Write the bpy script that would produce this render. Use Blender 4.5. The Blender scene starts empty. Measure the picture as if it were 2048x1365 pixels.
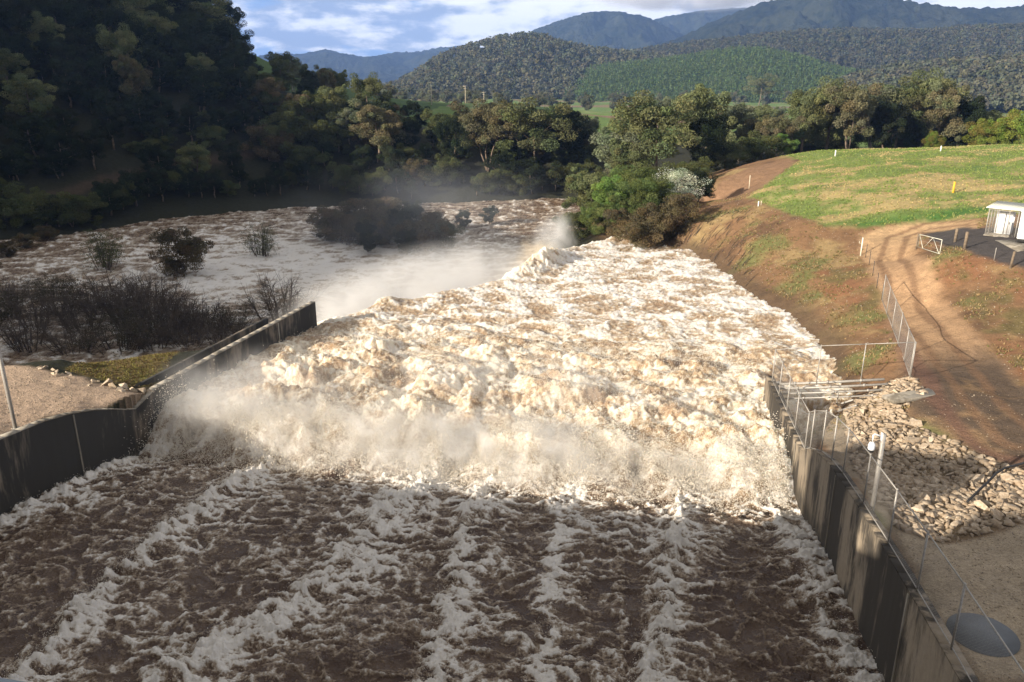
import bpy, math, random
import numpy as np
from mathutils import Vector, Matrix

# ------------------------------------------------------------------ camera, world, sun, exposure
F, CX, CY, H = 1593.0, 1024.0, 682.5, 22.0
PITCH = math.atan((CY - 150.0) / F)
sc = bpy.context.scene
COL = sc.collection
cam_d = bpy.data.cameras.new('camera')
cam_d.sensor_width = 36.0
cam_d.lens = F / 2048.0 * 36.0
cam_d.clip_start = 0.1
cam_d.clip_end = 40000.0
cam = bpy.data.objects.new('camera', cam_d)
cam.location = (0, 0, H)
cam.rotation_euler = (math.pi / 2 - PITCH, 0, 0)
COL.objects.link(cam)
sc.camera = cam

SUN_EL = math.radians(19.0)
TRAVEL = np.array([0.848, 0.530])                 # horizontal direction the light travels
sun_d = bpy.data.lights.new('sun', 'SUN')
sun_d.energy = 5.0
sun_d.angle = math.radians(0.5)
sun_d.color = (1.0, 0.89, 0.74)
sun = bpy.data.objects.new('sun', sun_d)
ldir = Vector((TRAVEL[0] * math.cos(SUN_EL), TRAVEL[1] * math.cos(SUN_EL), -math.sin(SUN_EL)))
sun.rotation_euler = ldir.to_track_quat('-Z', 'Y').to_euler()
COL.objects.link(sun)

sc.view_settings.view_transform = 'Standard'
sc.view_settings.look = 'None'
sc.view_settings.gamma = 1.0
sc.view_settings.exposure = 1.05
sc.cycles.use_denoising = True
sc.cycles.volume_step_rate = 1.0
sc.cycles.volume_max_steps = 96
sc.cycles.max_bounces = 8
sc.cycles.transparent_max_bounces = 16
sc.cycles.volume_bounces = 3


class NT:
    """tiny node-tree writer"""
    def __init__(s, tree):
        s.t = tree
        s.n = tree.nodes
        s.l = tree.links

    def node(s, typ, **kw):
        n = s.n.new(typ)
        for k, v in kw.items():
            if k == 'ins':
                for i, x in v.items():
                    if isinstance(x, bpy.types.NodeSocket):
                        s.l.new(x, n.inputs[i])
                    else:
                        n.inputs[i].default_value = x
            else:
                setattr(n, k, v)
        return n

    def math(s, op, a, b=None, c=None, clamp=False):
        n = s.node('ShaderNodeMath', operation=op, use_clamp=clamp)
        for i, x in enumerate((a, b, c)):
            if x is None:
                continue
            if isinstance(x, bpy.types.NodeSocket):
                s.l.new(x, n.inputs[i])
            else:
                n.inputs[i].default_value = x
        return n.outputs[0]

    def noise(s, vec, scale, detail=4.0, rough=0.55, dist=0.0, typ='FBM'):
        n = s.node('ShaderNodeTexNoise', noise_dimensions='3D', noise_type=typ)
        if vec is not None:
            s.l.new(vec, n.inputs['Vector'])
        n.inputs['Scale'].default_value = scale
        n.inputs['Detail'].default_value = detail
        n.inputs['Roughness'].default_value = rough
        n.inputs['Distortion'].default_value = dist
        return n.outputs['Fac']

    def step(s, v, a, b, oa=0.0, ob=1.0):
        n = s.node('ShaderNodeMapRange', interpolation_type='SMOOTHSTEP')
        s.l.new(v, n.inputs[0])
        for i, x in enumerate((a, b, oa, ob)):
            n.inputs[i + 1].default_value = x
        return n.outputs[0]

    def mix(s, fac, a, b, blend='MIX'):
        n = s.node('ShaderNodeMix', data_type='RGBA', blend_type=blend)
        for sock, x in ((n.inputs[0], fac), (n.inputs[6], a), (n.inputs[7], b)):
            if isinstance(x, bpy.types.NodeSocket):
                s.l.new(x, sock)
            elif isinstance(x, (int, float)):
                sock.default_value = x
            else:
                sock.default_value = (*x, 1.0) if len(x) == 3 else x
        return n.outputs[2]


# --- sky: Nishita plus broken cloud banks near the horizon
world = bpy.data.worlds.new('World')
sc.world = world
world.use_nodes = True
w = NT(world.node_tree)
w.n.clear()
sky = w.node('ShaderNodeTexSky', sky_type='NISHITA', sun_disc=False)
sky.sun_elevation = SUN_EL
sky.sun_rotation = math.atan2(-TRAVEL[0], -TRAVEL[1])
sky.altitude = 300.0
sky.air_density = 1.0
sky.dust_density = 0.6
skyc = w.mix(1.0, sky.outputs[0], (0.042, 0.050, 0.072), 'MULTIPLY')
skyc = w.mix(0.65, skyc, (0.115, 0.235, 0.52))
tc = w.node('ShaderNodeTexCoord')
mp = w.node('ShaderNodeMapping', ins={'Vector': tc.outputs['Generated'], 'Location': (0.35, 0.0, 0.0), 'Scale': (5.0, 5.0, 15.0)})
big = w.noise(mp.outputs[0], 0.9, 2.0, 0.5)
cl = w.noise(mp.outputs[0], 1.7, 8.0, 0.56, 0.25)
cl = w.math('MULTIPLY_ADD', big, 0.8, w.math('MULTIPLY_ADD', cl, 0.8, -0.33))
sx = w.node('ShaderNodeSeparateXYZ', ins={0: tc.outputs['Generated']})
overhead = w.step(sx.outputs[2], 0.12, 0.30, 0.0, 0.35)         # heavy cloud overhead, out of view
side = w.step(sx.outputs[0], -0.20, 0.08, 0.01, 0.28)          # thicker to the right, over the mountains
cover = w.step(w.math('ADD', cl, w.math('ADD', overhead, side)), 0.34, 0.45)
lit = w.noise(mp.outputs[0], 2.6, 7.0, 0.58)
ccol = w.mix(w.step(w.math('ADD', lit, w.math('MULTIPLY', side, 0.5)), 0.44, 0.66), (0.20, 0.25, 0.36), (0.62, 0.62, 0.64))
ccol = w.mix(w.step(sx.outputs[2], 0.12, 0.35), ccol, (0.285, 0.272, 0.255))
skyf = w.mix(cover, skyc, ccol)
bg = w.node('ShaderNodeBackground', ins={'Color': skyf, 'Strength': 1.0})
w.l.new(bg.outputs[0], w.node('ShaderNodeOutputWorld').inputs['Surface'])

# ------------------------------------------------------------------ camera maths (used once, to find where things stand)
FW = np.array([0, math.cos(PITCH), -math.sin(PITCH)])
UP = np.array([0, math.sin(PITCH), math.cos(PITCH)])
C0 = np.array([0.0, 0.0, H])


def ray(px, py):
    return FW + np.array([(px - CX) / F, 0, 0]) - UP * ((py - CY) / F)


def at_z(px, py, z):
    d = ray(px, py)
    return C0 + d * ((z - H) / d[2])


def at_y(px, py, y):
    d = ray(px, py)
    return C0 + d * (y / d[1])


def azel(px, py):
    d = ray(px, py)
    return math.atan2(d[0], d[1]), d[2] / math.hypot(d[0], d[1])


# ------------------------------------------------------------------ numpy noise
def _perm(seed):
    return np.random.RandomState(seed).permutation(256)


_GA = np.linspace(0, 2 * np.pi, 256, endpoint=False)
_GX, _GY = np.cos(_GA), np.sin(_GA)


def perlin(x, y, seed=0):
    p = np.concatenate([_perm(seed)] * 2)
    xi = np.floor(x).astype(np.int64)
    yi = np.floor(y).astype(np.int64)
    xf, yf = x - xi, y - yi
    xi &= 255
    yi &= 255
    u = xf * xf * xf * (xf * (xf * 6 - 15) + 10)
    v = yf * yf * yf * (yf * (yf * 6 - 15) + 10)
    px0 = p[xi]
    px1 = p[(xi + 1) & 255]
    y1 = (yi + 1) & 255

    def g(h, dx, dy):
        h = h & 255
        return _GX[h] * dx + _GY[h] * dy
    a = g(p[px0 + yi], xf, yf)
    b = g(p[px1 + yi], xf - 1, yf)
    c = g(p[px0 + y1], xf, yf - 1)
    d = g(p[px1 + y1], xf - 1, yf - 1)
    return 1.5 * ((a + u * (b - a)) + v * ((c + u * (d - c)) - (a + u * (b - a))))


def fbm(x, y, octv=4, seed=0, gain=0.5):
    r, a, n = 0, 1.0, 0.0
    for i in range(octv):
        r = r + a * perlin(x * 2 ** i + 17.3 * i, y * 2 ** i - 9.1 * i, seed + i)
        n += a
        a *= gain
    return r / n


def ss(x, a, b):
    t = np.clip((x - a) / (b - a), 0, 1)
    return t * t * (3 - 2 * t)


def lerp(a, b, t):
    return a + (b - a) * t


# ------------------------------------------------------------------ mesh helpers
def mesh_np(name, V, quads=None, tris=None, mat=None, col=None, smooth=False, parent=None, attrs=None, link=True):
    me = bpy.data.meshes.new(name)
    V = np.asarray(V, dtype=np.float32)
    quads = np.zeros((0, 4), np.int32) if quads is None else np.asarray(quads, np.int32).reshape(-1, 4)
    tris = np.zeros((0, 3), np.int32) if tris is None else np.asarray(tris, np.int32).reshape(-1, 3)
    me.vertices.add(len(V))
    me.vertices.foreach_set('co', V.ravel())
    nl = quads.size + tris.size
    me.loops.add(nl)
    me.loops.foreach_set('vertex_index', np.concatenate([quads.ravel(), tris.ravel()]))
    nf = len(quads) + len(tris)
    me.polygons.add(nf)
    st = np.concatenate([np.arange(len(quads)) * 4, len(quads) * 4 + np.arange(len(tris)) * 3]).astype(np.int32)
    me.polygons.foreach_set('loop_start', st)
    if smooth:
        me.polygons.foreach_set('use_smooth', np.ones(nf, bool))
    me.update(calc_edges=True)
    if col is not None:
        ca = me.color_attributes.new('Col', 'FLOAT_COLOR', 'POINT')
        c4 = np.ones((len(V), 4), np.float32)
        c4[:, :3] = col
        ca.data.foreach_set('color', c4.ravel())
    for k, v in (attrs or {}).items():
        at = me.attributes.new(k, 'FLOAT', 'POINT')
        at.data.foreach_set('value', np.asarray(v, np.float32))
    if mat is not None:
        me.materials.append(mat)
    ob = bpy.data.objects.new(name, me)
    if link:
        COL.objects.link(ob)
    if parent is not None:
        ob.parent = parent
    return ob


class MB:
    """collects simple shapes into one mesh"""
    def __init__(s):
        s.v, s.q, s.t, s.n = [], [], [], 0

    def add(s, v, q=None, t=None):
        v = np.asarray(v, float)
        s.v.append(v)
        if q is not None and len(q):
            s.q.append(np.asarray(q) + s.n)
        if t is not None and len(t):
            s.t.append(np.asarray(t) + s.n)
        s.n += len(v)
        return s

    def box(s, c, half, ax=(1, 0, 0), up=(0, 0, 1), bev=0.0):
        ax = np.asarray(ax, float); ax /= np.linalg.norm(ax)
        up = np.asarray(up, float); up = up - ax * (up @ ax); up /= np.linalg.norm(up)
        ay = np.cross(up, ax)
        c = np.asarray(c, float)
        hx, hy, hz = half
        b = min(bev, hx * .9, hy * .9, hz * .9)
        if b <= 0:
            v = [c + ax * x * hx + ay * y * hy + up * z * hz for z in (-1, 1) for x, y in ((-1, -1), (1, -1), (1, 1), (-1, 1))]
            return s.add(v, [(3, 2, 1, 0), (4, 5, 6, 7), (0, 1, 5, 4), (1, 2, 6, 5), (2, 3, 7, 6), (3, 0, 4, 7)])
        prof = []
        for zz, ins in ((-hz, b), (-hz + b, 0), (hz - b, 0), (hz, b)):
            ring = []
            X, Y = hx - ins, hy - ins
            for x, y in ((-X + b, -Y), (X - b, -Y), (X, -Y + b), (X, Y - b), (X - b, Y), (-X + b, Y), (-X, Y - b), (-X, -Y + b)):
                ring.append(c + ax * x + ay * y + up * zz)
            prof.append(ring)
        v = [p for r in prof for p in r]
        q = [(r * 8 + i, r * 8 + (i + 1) % 8, r * 8 + 8 + (i + 1) % 8, r * 8 + 8 + i) for r in range(3) for i in range(8)]
        q += [(24, 25, 26, 27), (24, 27, 28, 31), (28, 29, 30, 31), (3, 2, 1, 0), (7, 4, 3, 0), (7, 6, 5, 4)]
        return s.add(v, q)

    def tube(s, pts, rad, n=6, cap=True):
        pts = np.asarray(pts, float)
        m = len(pts)
        rad = np.full(m, rad) if np.isscalar(rad) else np.asarray(rad, float)
        tg = np.gradient(pts, axis=0)
        tg /= np.linalg.norm(tg, axis=1)[:, None] + 1e-9
        ref = np.array([0, 0, 1.0]) if abs(tg[0][2]) < 0.9 else np.array([1.0, 0, 0])
        a = np.cross(tg, ref); a /= np.linalg.norm(a, axis=1)[:, None] + 1e-9
        b = np.cross(tg, a)
        th = np.arange(n) * 2 * np.pi / n
        v = pts[:, None] + rad[:, None, None] * (np.cos(th)[None, :, None] * a[:, None] + np.sin(th)[None, :, None] * b[:, None])
        i = np.arange(n); j = (i + 1) % n
        q = np.concatenate([np.stack([r * n + i, r * n + j, (r + 1) * n + j, (r + 1) * n + i], 1) for r in range(m - 1)])
        v = v.reshape(-1, 3)
        t = []
        if cap and n > 2:
            for k in range(1, n - 1):
                t.append((0, k + 1, k)); o = (m - 1) * n
                t.append((o, o + k, o + k + 1))
        return s.add(v, q, t)

    def build(s, name, mat=None, parent=None, smooth=False, col=None, link=True):
        return mesh_np(name, np.concatenate(s.v) if s.v else np.zeros((0, 3)),
                       np.concatenate(s.q) if s.q else None, np.concatenate(s.t) if s.t else None, mat, col, smooth, parent, link=link)


def tag(o, label=None, cat=None, group=None, kind=None):
    for k, v in (('label', label), ('category', cat), ('group', group), ('kind', kind)):
        if v:
            o[k] = v
    return o


def empty(name, loc=(0, 0, 0), rz=0.0):
    o = bpy.data.objects.new(name, None)
    o.location = loc
    o.rotation_euler = (0, 0, rz)
    o.empty_display_size = 0.3
    COL.objects.link(o)
    return o


def link_to(o, parent):
    o.parent = parent
    return o


# ------------------------------------------------------------------ materials
def new_mat(name):
    m = bpy.data.materials.new(name)
    m.use_nodes = True
    t = NT(m.node_tree)
    t.n.clear()
    out = t.node('ShaderNodeOutputMaterial')
    return m, t, out


def simple(name, color, rough=0.7, metal=0.0, var=0.25, scale=6.0, bump=0.0):
    m, t, out = new_mat(name)
    g = t.node('ShaderNodeTexCoord')
    n = t.noise(g.outputs['Object'], scale, 5.0, 0.6)
    c = t.mix(t.step(n, 0.3, 0.7), tuple(x * (1 - var) for x in color), tuple(min(1, x * (1 + var)) for x in color))
    p = t.node('ShaderNodeBsdfPrincipled', ins={'Base Color': c, 'Roughness': rough, 'Metallic': metal})
    if bump:
        bn = t.node('ShaderNodeBump', ins={'Strength': bump, 'Distance': 0.05, 'Height': n})
        t.l.new(bn.outputs[0], p.inputs['Normal'])
    t.l.new(p.outputs[0], out.inputs['Surface'])
    return m


def ground_mat():
    m, t, out = new_mat('earth and grass')
    a = t.node('ShaderNodeAttribute', attribute_name='Col')
    g = t.node('ShaderNodeNewGeometry')
    n1 = t.noise(g.outputs['Position'], 1.3, 8.0, 0.65)
    n2 = t.noise(g.outputs['Position'], 9.0, 5.0, 0.7)
    k = t.math('MULTIPLY_ADD', n1, 1.1, t.math('MULTIPLY_ADD', n2, 1.0, -0.05))
    n3 = t.noise(g.outputs['Position'], 24.0, 3.0, 0.7)
    k = t.math('MULTIPLY', k, t.math('MULTIPLY_ADD', n3, 1.5, 0.25))
    v = t.node('ShaderNodeCombineColor', ins={0: k, 1: k, 2: k})
    c = t.mix(1.0, a.outputs['Color'], v.outputs[0], 'MULTIPLY')
    p = t.node('ShaderNodeBsdfPrincipled', ins={'Base Color': c, 'Roughness': 0.95})
    p.inputs['Specular IOR Level'].default_value = 0.2
    h = t.math('ADD', n1, t.math('MULTIPLY_ADD', n2, 0.35, t.math('MULTIPLY', n3, 0.12)))
    bn = t.node('ShaderNodeBump', ins={'Strength': 0.9, 'Distance': 0.25, 'Height': h})
    t.l.new(bn.outputs[0], p.inputs['Normal'])
    t.l.new(p.outputs[0], out.inputs['Surface'])
    return m


def leaf_mat():
    m, t, out = new_mat('leaves')
    a = t.node('ShaderNodeAttribute', attribute_name='Col')
    oi = t.node('ShaderNodeObjectInfo')
    k = t.math('MULTIPLY_ADD', oi.outputs['Random'], 0.45, 1.05)
    v = t.node('ShaderNodeCombineColor', ins={0: k, 1: k, 2: k})
    c = t.mix(1.0, a.outputs['Color'], v.outputs[0], 'MULTIPLY')
    d = t.node('ShaderNodeBsdfDiffuse', ins={'Color': c})
    tr = t.node('ShaderNodeBsdfTranslucent', ins={'Color': c})
    mx = t.node('ShaderNodeMixShader', ins={0: 0.25, 1: d.outputs[0], 2: tr.outputs[0]})
    t.l.new(mx.outputs[0], out.inputs['Surface'])
    return m


def water_mat():
    m, t, out = new_mat('muddy white water')
    f = t.node('ShaderNodeAttribute', attribute_name='foam').outputs['Fac']
    w_ = t.node('ShaderNodeAttribute', attribute_name='warm').outputs['Fac']
    ae = t.node('ShaderNodeAttribute', attribute_name='aer').outputs['Fac']
    g = t.node('ShaderNodeNewGeometry')
    pos = g.outputs['Position']
    n1 = t.noise(pos, 2.4, 7.0, 0.70, 0.4)
    n2 = t.noise(pos, 11.0, 4.0, 0.70, 0.2)
    n3 = t.noise(pos, 0.8, 3.0, 0.6, 0.3)
    fil = t.noise(pos, 1.9, 5.0, 0.62, 0.9, 'RIDGED_MULTIFRACTAL')      # torn white filaments
    fil = t.step(fil, 1.05, 1.75)
    fm = t.math('ADD', f, t.math('MULTIPLY_ADD', n1, 0.95, t.math('MULTIPLY_ADD', n2, 1.25, -1.10)))
    fm = t.math('ADD', fm, t.math('MULTIPLY', fil, t.math('MULTIPLY_ADD', f, 0.30, 0.06, clamp=True)))
    fac = t.step(fm, -0.05, 1.05)
    mud = t.mix(t.step(n3, 0.35, 0.65), (0.060, 0.033, 0.022), (0.105, 0.066, 0.042))
    mud2 = t.mix(n1, (0.27, 0.18, 0.11), (0.42, 0.295, 0.185))
    mud = t.mix(ae, mud, mud2)
    mid = t.mix(w_, (0.27, 0.205, 0.145), (0.56, 0.415, 0.26))
    mid = t.mix(t.math('MULTIPLY', ae, 0.6), mid, (0.52, 0.40, 0.27))
    white = t.mix(w_, (0.76, 0.73, 0.69), (0.82, 0.74, 0.60))
    c = t.mix(t.step(fac, 0.06, 0.50), mud, mid)
    c = t.mix(t.step(fac, 0.40, 0.98), c, white)
    r = t.math('MULTIPLY_ADD', fac, 0.6, 0.22)
    p = t.node('ShaderNodeBsdfPrincipled', ins={'Base Color': c, 'Roughness': r, 'Subsurface Weight': t.math('MULTIPLY', ae, 0.7), 'Subsurface Radius': (1.0, 0.8, 0.6), 'Subsurface Scale': 0.75})
    h = t.math('ADD', t.math('MULTIPLY', n2, 0.6), t.math('ADD', n1, t.math('MULTIPLY', fac, 0.2)))
    bn = t.node('ShaderNodeBump', ins={'Strength': 0.75, 'Distance': 0.14, 'Height': h})
    t.l.new(bn.outputs[0], p.inputs['Normal'])
    t.l.new(p.outputs[0], out.inputs['Surface'])
    return m


def concrete_mat(name, base=(0.30, 0.27, 0.22), stain=(0.045, 0.038, 0.030), amount=0.5, wet_z=-50.0):
    m, t, out = new_mat(name)
    g = t.node('ShaderNodeNewGeometry')
    mp_ = t.node('ShaderNodeMapping', ins={'Vector': g.outputs['Position'], 'Scale': (1.0, 1.0, 0.10)})
    mq_ = t.node('ShaderNodeMapping', ins={'Vector': g.outputs['Position'], 'Scale': (1.0, 1.0, 0.30)})
    n1 = t.noise(mq_.outputs[0], 0.42, 6.0, 0.66, 0.5)
    n3 = t.noise(mp_.outputs[0], 3.2, 4.0, 0.6, 0.1)
    n2 = t.noise(g.outputs['Position'], 5.0, 6.0, 0.65)
    c = t.mix(n2, tuple(x * 0.7 for x in base), tuple(x * 1.2 for x in base))
    k = t.math('ADD', n1, t.math('MULTIPLY_ADD', n3, 0.24, -0.12))
    c = t.mix(t.step(k, 0.60 - amount * 0.3, 0.74 - amount * 0.3), stain, c)
    c = t.mix(t.step(n3, 0.25, 0.7), t.mix(1.0, c, (0.86, 0.84, 0.80), 'MULTIPLY'), c)
    sx_ = t.node('ShaderNodeSeparateXYZ', ins={0: g.outputs['Position']})
    wet = t.step(t.math('MULTIPLY_ADD', n1, 2.2, sx_.outputs[2]), wet_z + 1.6, wet_z + 0.5)
    c = t.mix(t.math('MULTIPLY', wet, 0.8), c, tuple(x * 0.9 for x in stain))
    p = t.node('ShaderNodeBsdfPrincipled', ins={'Base Color': c, 'Roughness': 0.85})
    bn = t.node('ShaderNodeBump', ins={'Strength': 0.4, 'Distance': 0.03, 'Height': n2})
    t.l.new(bn.outputs[0], p.inputs['Normal'])
    t.l.new(p.outputs[0], out.inputs['Surface'])
    return m


def stone_mat():
    m, t, out = new_mat('tan stone')
    g = t.node('ShaderNodeTexCoord')
    oi = t.node('ShaderNodeObjectInfo')
    n = t.noise(g.outputs['Object'], 4.0, 6.0, 0.65)
    c = t.mix(oi.outputs['Random'], (0.40, 0.33, 0.245), (0.62, 0.54, 0.43))
    c = t.mix(t.step(n, 0.35, 0.7), t.mix(1.0, c, (0.7, 0.62, 0.55), 'MULTIPLY'), c)
    p = t.node('ShaderNodeBsdfPrincipled', ins={'Base Color': c, 'Roughness': 0.9})
    bn = t.node('ShaderNodeBump', ins={'Strength': 0.5, 'Distance': 0.06, 'Height': n})
    t.l.new(bn.outputs[0], p.inputs['Normal'])
    t.l.new(p.outputs[0], out.inputs['Surface'])
    return m


def forest_mat(name, dark, light, sc1, sc2):
    m, t, out = new_mat(name)
    g = t.node('ShaderNodeNewGeometry')
    n1 = t.noise(g.outputs['Position'], sc1, 4.0, 0.6)
    n2 = t.noise(g.outputs['Position'], sc2, 4.0, 0.7)
    k = t.math('MULTIPLY_ADD', n1, 0.5, t.math('MULTIPLY', n2, 0.5))
    c = t.mix(t.step(k, 0.38, 0.62), dark, light)
    p = t.node('ShaderNodeBsdfDiffuse', ins={'Color': c})
    bn = t.node('ShaderNodeBump', ins={'Strength': 1.0, 'Distance': 12.0, 'Height': n2})
    t.l.new(bn.outputs[0], p.inputs['Normal'])
    t.l.new(p.outputs[0], out.inputs['Surface'])
    return m


M_GROUND = ground_mat()
M_LEAF = leaf_mat()
M_WATER = water_mat()
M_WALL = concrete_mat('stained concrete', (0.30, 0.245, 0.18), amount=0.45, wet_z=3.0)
M_WALL_DARK = concrete_mat('shade-toned wet concrete', (0.16, 0.13, 0.10), (0.022, 0.02, 0.017), 0.25, 1.0)  # base tone carries the backlit left wall's shade; wet only near the foot
M_CAP = concrete_mat('pale concrete', (0.34, 0.31, 0.26), (0.16, 0.14, 0.11), 0.6)
M_STONE = stone_mat()
M_BARK = simple('bark', (0.16, 0.12, 0.085), 0.95, 0, 0.4, 2.0)
M_PALEBARK = simple('pale bark', (0.27, 0.23, 0.19), 0.9, 0, 0.3, 2.0)
M_TWIG = simple('twigs', (0.085, 0.066, 0.05), 0.95, 0, 0.3, 2.0)
M_GALV = simple('galvanised steel', (0.36, 0.34, 0.31), 0.55, 0.3, 0.15, 12.0)
M_WHITE = simple('white paint', (0.78, 0.79, 0.80), 0.45, 0, 0.06, 3.0)
M_CREAM = simple('cream paint', (0.66, 0.66, 0.56), 0.6, 0, 0.1, 3.0)
M_YELLOW = simple('yellow paint', (0.75, 0.42, 0.03), 0.6, 0, 0.1, 3.0)
M_TIMBER = simple('weathered timber', (0.17, 0.13, 0.09), 0.9, 0, 0.35, 5.0)
M_PALETIMBER = simple('pale timber', (0.55, 0.48, 0.36), 0.9, 0, 0.2, 5.0)
M_DARKSTEEL = simple('dark steel', (0.05, 0.05, 0.05), 0.6, 0.4, 0.3, 5.0)
M_RUBBER = simple('black rubber', (0.02, 0.02, 0.022), 0.7)
M_GREYPAINT = simple('blue grey paint', (0.22, 0.26, 0.30), 0.5, 0, 0.1, 4.0)
M_PEBBLE = simple('pebble', (0.33, 0.27, 0.20), 0.9, 0, 0.3, 3.0)
M_DROP = simple('flying water', (0.74, 0.68, 0.58), 0.6, 0, 0.05, 1.0)
M_LID = simple('grey lid', (0.11, 0.12, 0.13), 0.55, 0.1, 0.12, 3.0)

# ------------------------------------------------------------------ spillway frame: s runs down the chute, t across it
AZ = math.radians(11.8)
SA = np.array([math.sin(AZ), math.cos(AZ)])
SB = np.array([math.cos(AZ), -math.sin(AZ)])


def st_of(x, y):
    return x * SA[0] + y * SA[1], x * SB[0] + y * SB[1]


def xy_of(s, t):
    return np.array([s * SA[0] + t * SB[0], s * SA[1] + t * SB[1]])


R_FAR, R_KINK = np.array([15.8, 46.2]), np.array([14.3, 35.7])
L_FAR, L_KINK = np.array([-16.2, 63.0]), np.array([-21.9, 42.3])


def t_right(s):
    return np.interp(s, [0, 17, 37, 47, 60], [8.6, 7.9, 6.75, 6.05, 5.2])


def t_left(s):
    return np.interp(s, [0, 26, 58.4, 70], [-32.9, -30.5, -28.7, -28.0])


LIP = np.array([[-16.4, 62.4], [-14.2, 66.5], [-11.1, 70.2], [-6.5, 73.0], [-1.2, 77.7], [2.2, 83.5], [5.0, 90.5],
                [7.6, 95.1], [12.0, 98.6], [17.0, 101.2], [24.0, 104.0], [40, 108]])


def seg_sd(x, y, P):
    """signed distance to an open polyline, positive on its left side"""
    best = np.full(np.shape(x), 1e9)
    sign = np.ones(np.shape(x))
    for (ax, ay), (bx, by) in zip(P[:-1], P[1:]):
        dx, dy = bx - ax, by - ay
        u = np.clip(((x - ax) * dx + (y - ay) * dy) / (dx * dx + dy * dy), 0, 1)
        d = np.hypot(x - ax - u * dx, y - ay - u * dy)
        cr = dx * (y - ay) - dy * (x - ax)
        m = d < best
        best = np.where(m, d, best)
        sign = np.where(m, np.sign(cr), sign)
    return best * sign


# ------------------------------------------------------------------ terrain heights
CP = []


def cp(px, py, z):
    p = at_z(px, py, z)
    CP.append((p[0], p[1], z))


def cw(x, y, z):
    CP.append((x, y, z))


# left yard and grass wedge
for q in ((10, 740, 4.7), (120, 722, 4.3), (200, 770, 4.5), (280, 795, 4.4), (20, 850, 4.9), (150, 815, 4.8), (0, 900, 5.0), (-200, 800, 5.0), (-200, 950, 5.4),
          (200, 735, 3.7), (300, 770, 4.0), (430, 697, 3.0), (300, 712, 3.1), (150, 730, 3.5)):
    cp(*q)
for q in ((-38, 66, -4.2), (-30, 66, -4.2), (-22, 66, -4.4), (-50, 70, -3.8), (-70, 60, 0), (-90, 40, 8), (-60, 30, 8), (-45, 10, 12), (-110, -15, 24)):
    cw(*q)
# river bed
for x, y in ((-60, 95), (-40, 90), (-20, 85), (-70, 118), (-45, 120), (-20, 110), (0, 110), (-50, 145), (-20, 145), (5, 140), (14, 160), (-3, 96), (-8, 125)):
    cw(x, y, -6.0)
cw(-14, 118, -3.4); cw(-22, 121, -3.4); cw(-4, 116, -3.6)
# far bank of the river
for q in ((0, 480), (150, 468), (300, 440), (450, 425), (620, 413), (800, 408), (1000, 401), (1150, 396)):
    cp(*q, -3.4)
for q in ((-90, 145, 3), (-66, 165, 4), (-40, 178, 2), (-10, 182, 2), (10, 186, 2), (-72, 180, 12), (-60, 200, 16), (-20, 200, 6), (10, 205, 6)):
    cw(*q)
# left hill
for q in ((-130, 150, 22), (-95, 120, 2), (-120, 110, 10), (-160, 180, 42), (-110, 215, 34), (-105, 250, 33), (-68, 270, 15.5), (-87, 270, 23.0), (-55, 280, 11), (-140, 270, 58), (-245, 109, 108),
          (-185, 5, 76), (-168, -8, 62), (-160, -40, 36), (-300, 200, 125), (-200, 250, 80), (-150, 330, 60), (-250, 330, 95), (-180, 80, 52), (-230, 30, 80), (-230, -60, 48), (-320, 60, 110), (-140, 40, 25),
          (-90, 330, 19), (-60, 360, 12)):
    cw(*q)
# valley beyond
for q in ((-20, 240, 9), (20, 240, 6), (60, 250, 2), (-40, 320, 11), (0, 340, 8.5), (50, 350, 4), (110, 350, 0), (-60, 420, 9), (0, 450, 7), (0, 600, -3), (150, 600, -7),
          (-100, 600, 2), (-150, 500, 20), (300, 600, -6), (-200, 700, 5), (0, 800, -8), (300, 800, -9), (500, 500, 0), (400, 300, 6), (-350, 500, 60), (-400, 700, 30)):
    cw(*q)
# basin and pool bed
for q in ((0, 40, -3), (-10, 55, -3), (8, 60, -3), (10, 80, -2), (-8, 22, -3), (5, 25, -3), (-15, 35, -3), (14, 92, -1), (18, 56, -1), (18, 66, -1), (18.5, 46, 0.5)):
    cw(*q)
# right water's edge
for q in ((1655, 720, 2.3), (1652, 690, 2.4), (1600, 650, 2.4), (1500, 588, 2.5), (1430, 532, 2.5), (1385, 500, 2.5), (1340, 476, 2.6), (1250, 470, 2.6), (1170, 487, 2.2), (1665, 790, 2.2), (1670, 825, 2.3)):
    cp(*q)
# bank
for q in ((1300, 445, 4.2), (1380, 450, 4.6), (1230, 440, 3.6), (1400, 405, 5.6), (1500, 388, 7.2), (1560, 430, 7.0), (1640, 455, 6.9), (1700, 468, 6.6), (1725, 512, 5.7),
          (1755, 600, 4.7), (1820, 757, 5.6), (1780, 700, 5.0), (1600, 540, 4.6), (1680, 620, 4.0), (1720, 690, 4.0), (1500, 480, 5.2)):
    cp(*q)
# track, pad and yard on the right
for q in ((1800, 520, 6.0), (1850, 620, 5.0), (1930, 720, 5.4), (2010, 790, 5.6), (2100, 900, 6), (1880, 850, 5.6), (1780, 790, 5.4), (1720, 850, 4.4), (1690, 822, 3.0),
          (1950, 600, 6.6), (2040, 700, 6.0), (1850, 450, 7.6), (1790, 470, 6.8), (1950, 442, 8.9), (2040, 455, 9.1), (1960, 480, 8.8), (2040, 530, 8.5), (1840, 495, 7.2), (1900, 505, 8.3),
          (1640, 880, 3.6), (1680, 900, 4.6), (1700, 960, 5.6), (1740, 1035, 6.2), (1800, 950, 5.2), (1890, 1075, 5.9), (1980, 950, 5.6), (2048, 1000, 5.9),
          (1880, 1150, 6.5), (1960, 1270, 6.8), (2048, 1180, 6.5), (2048, 1365, 6.9), (2150, 1100, 6.6)):
    cp(*q)
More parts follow.
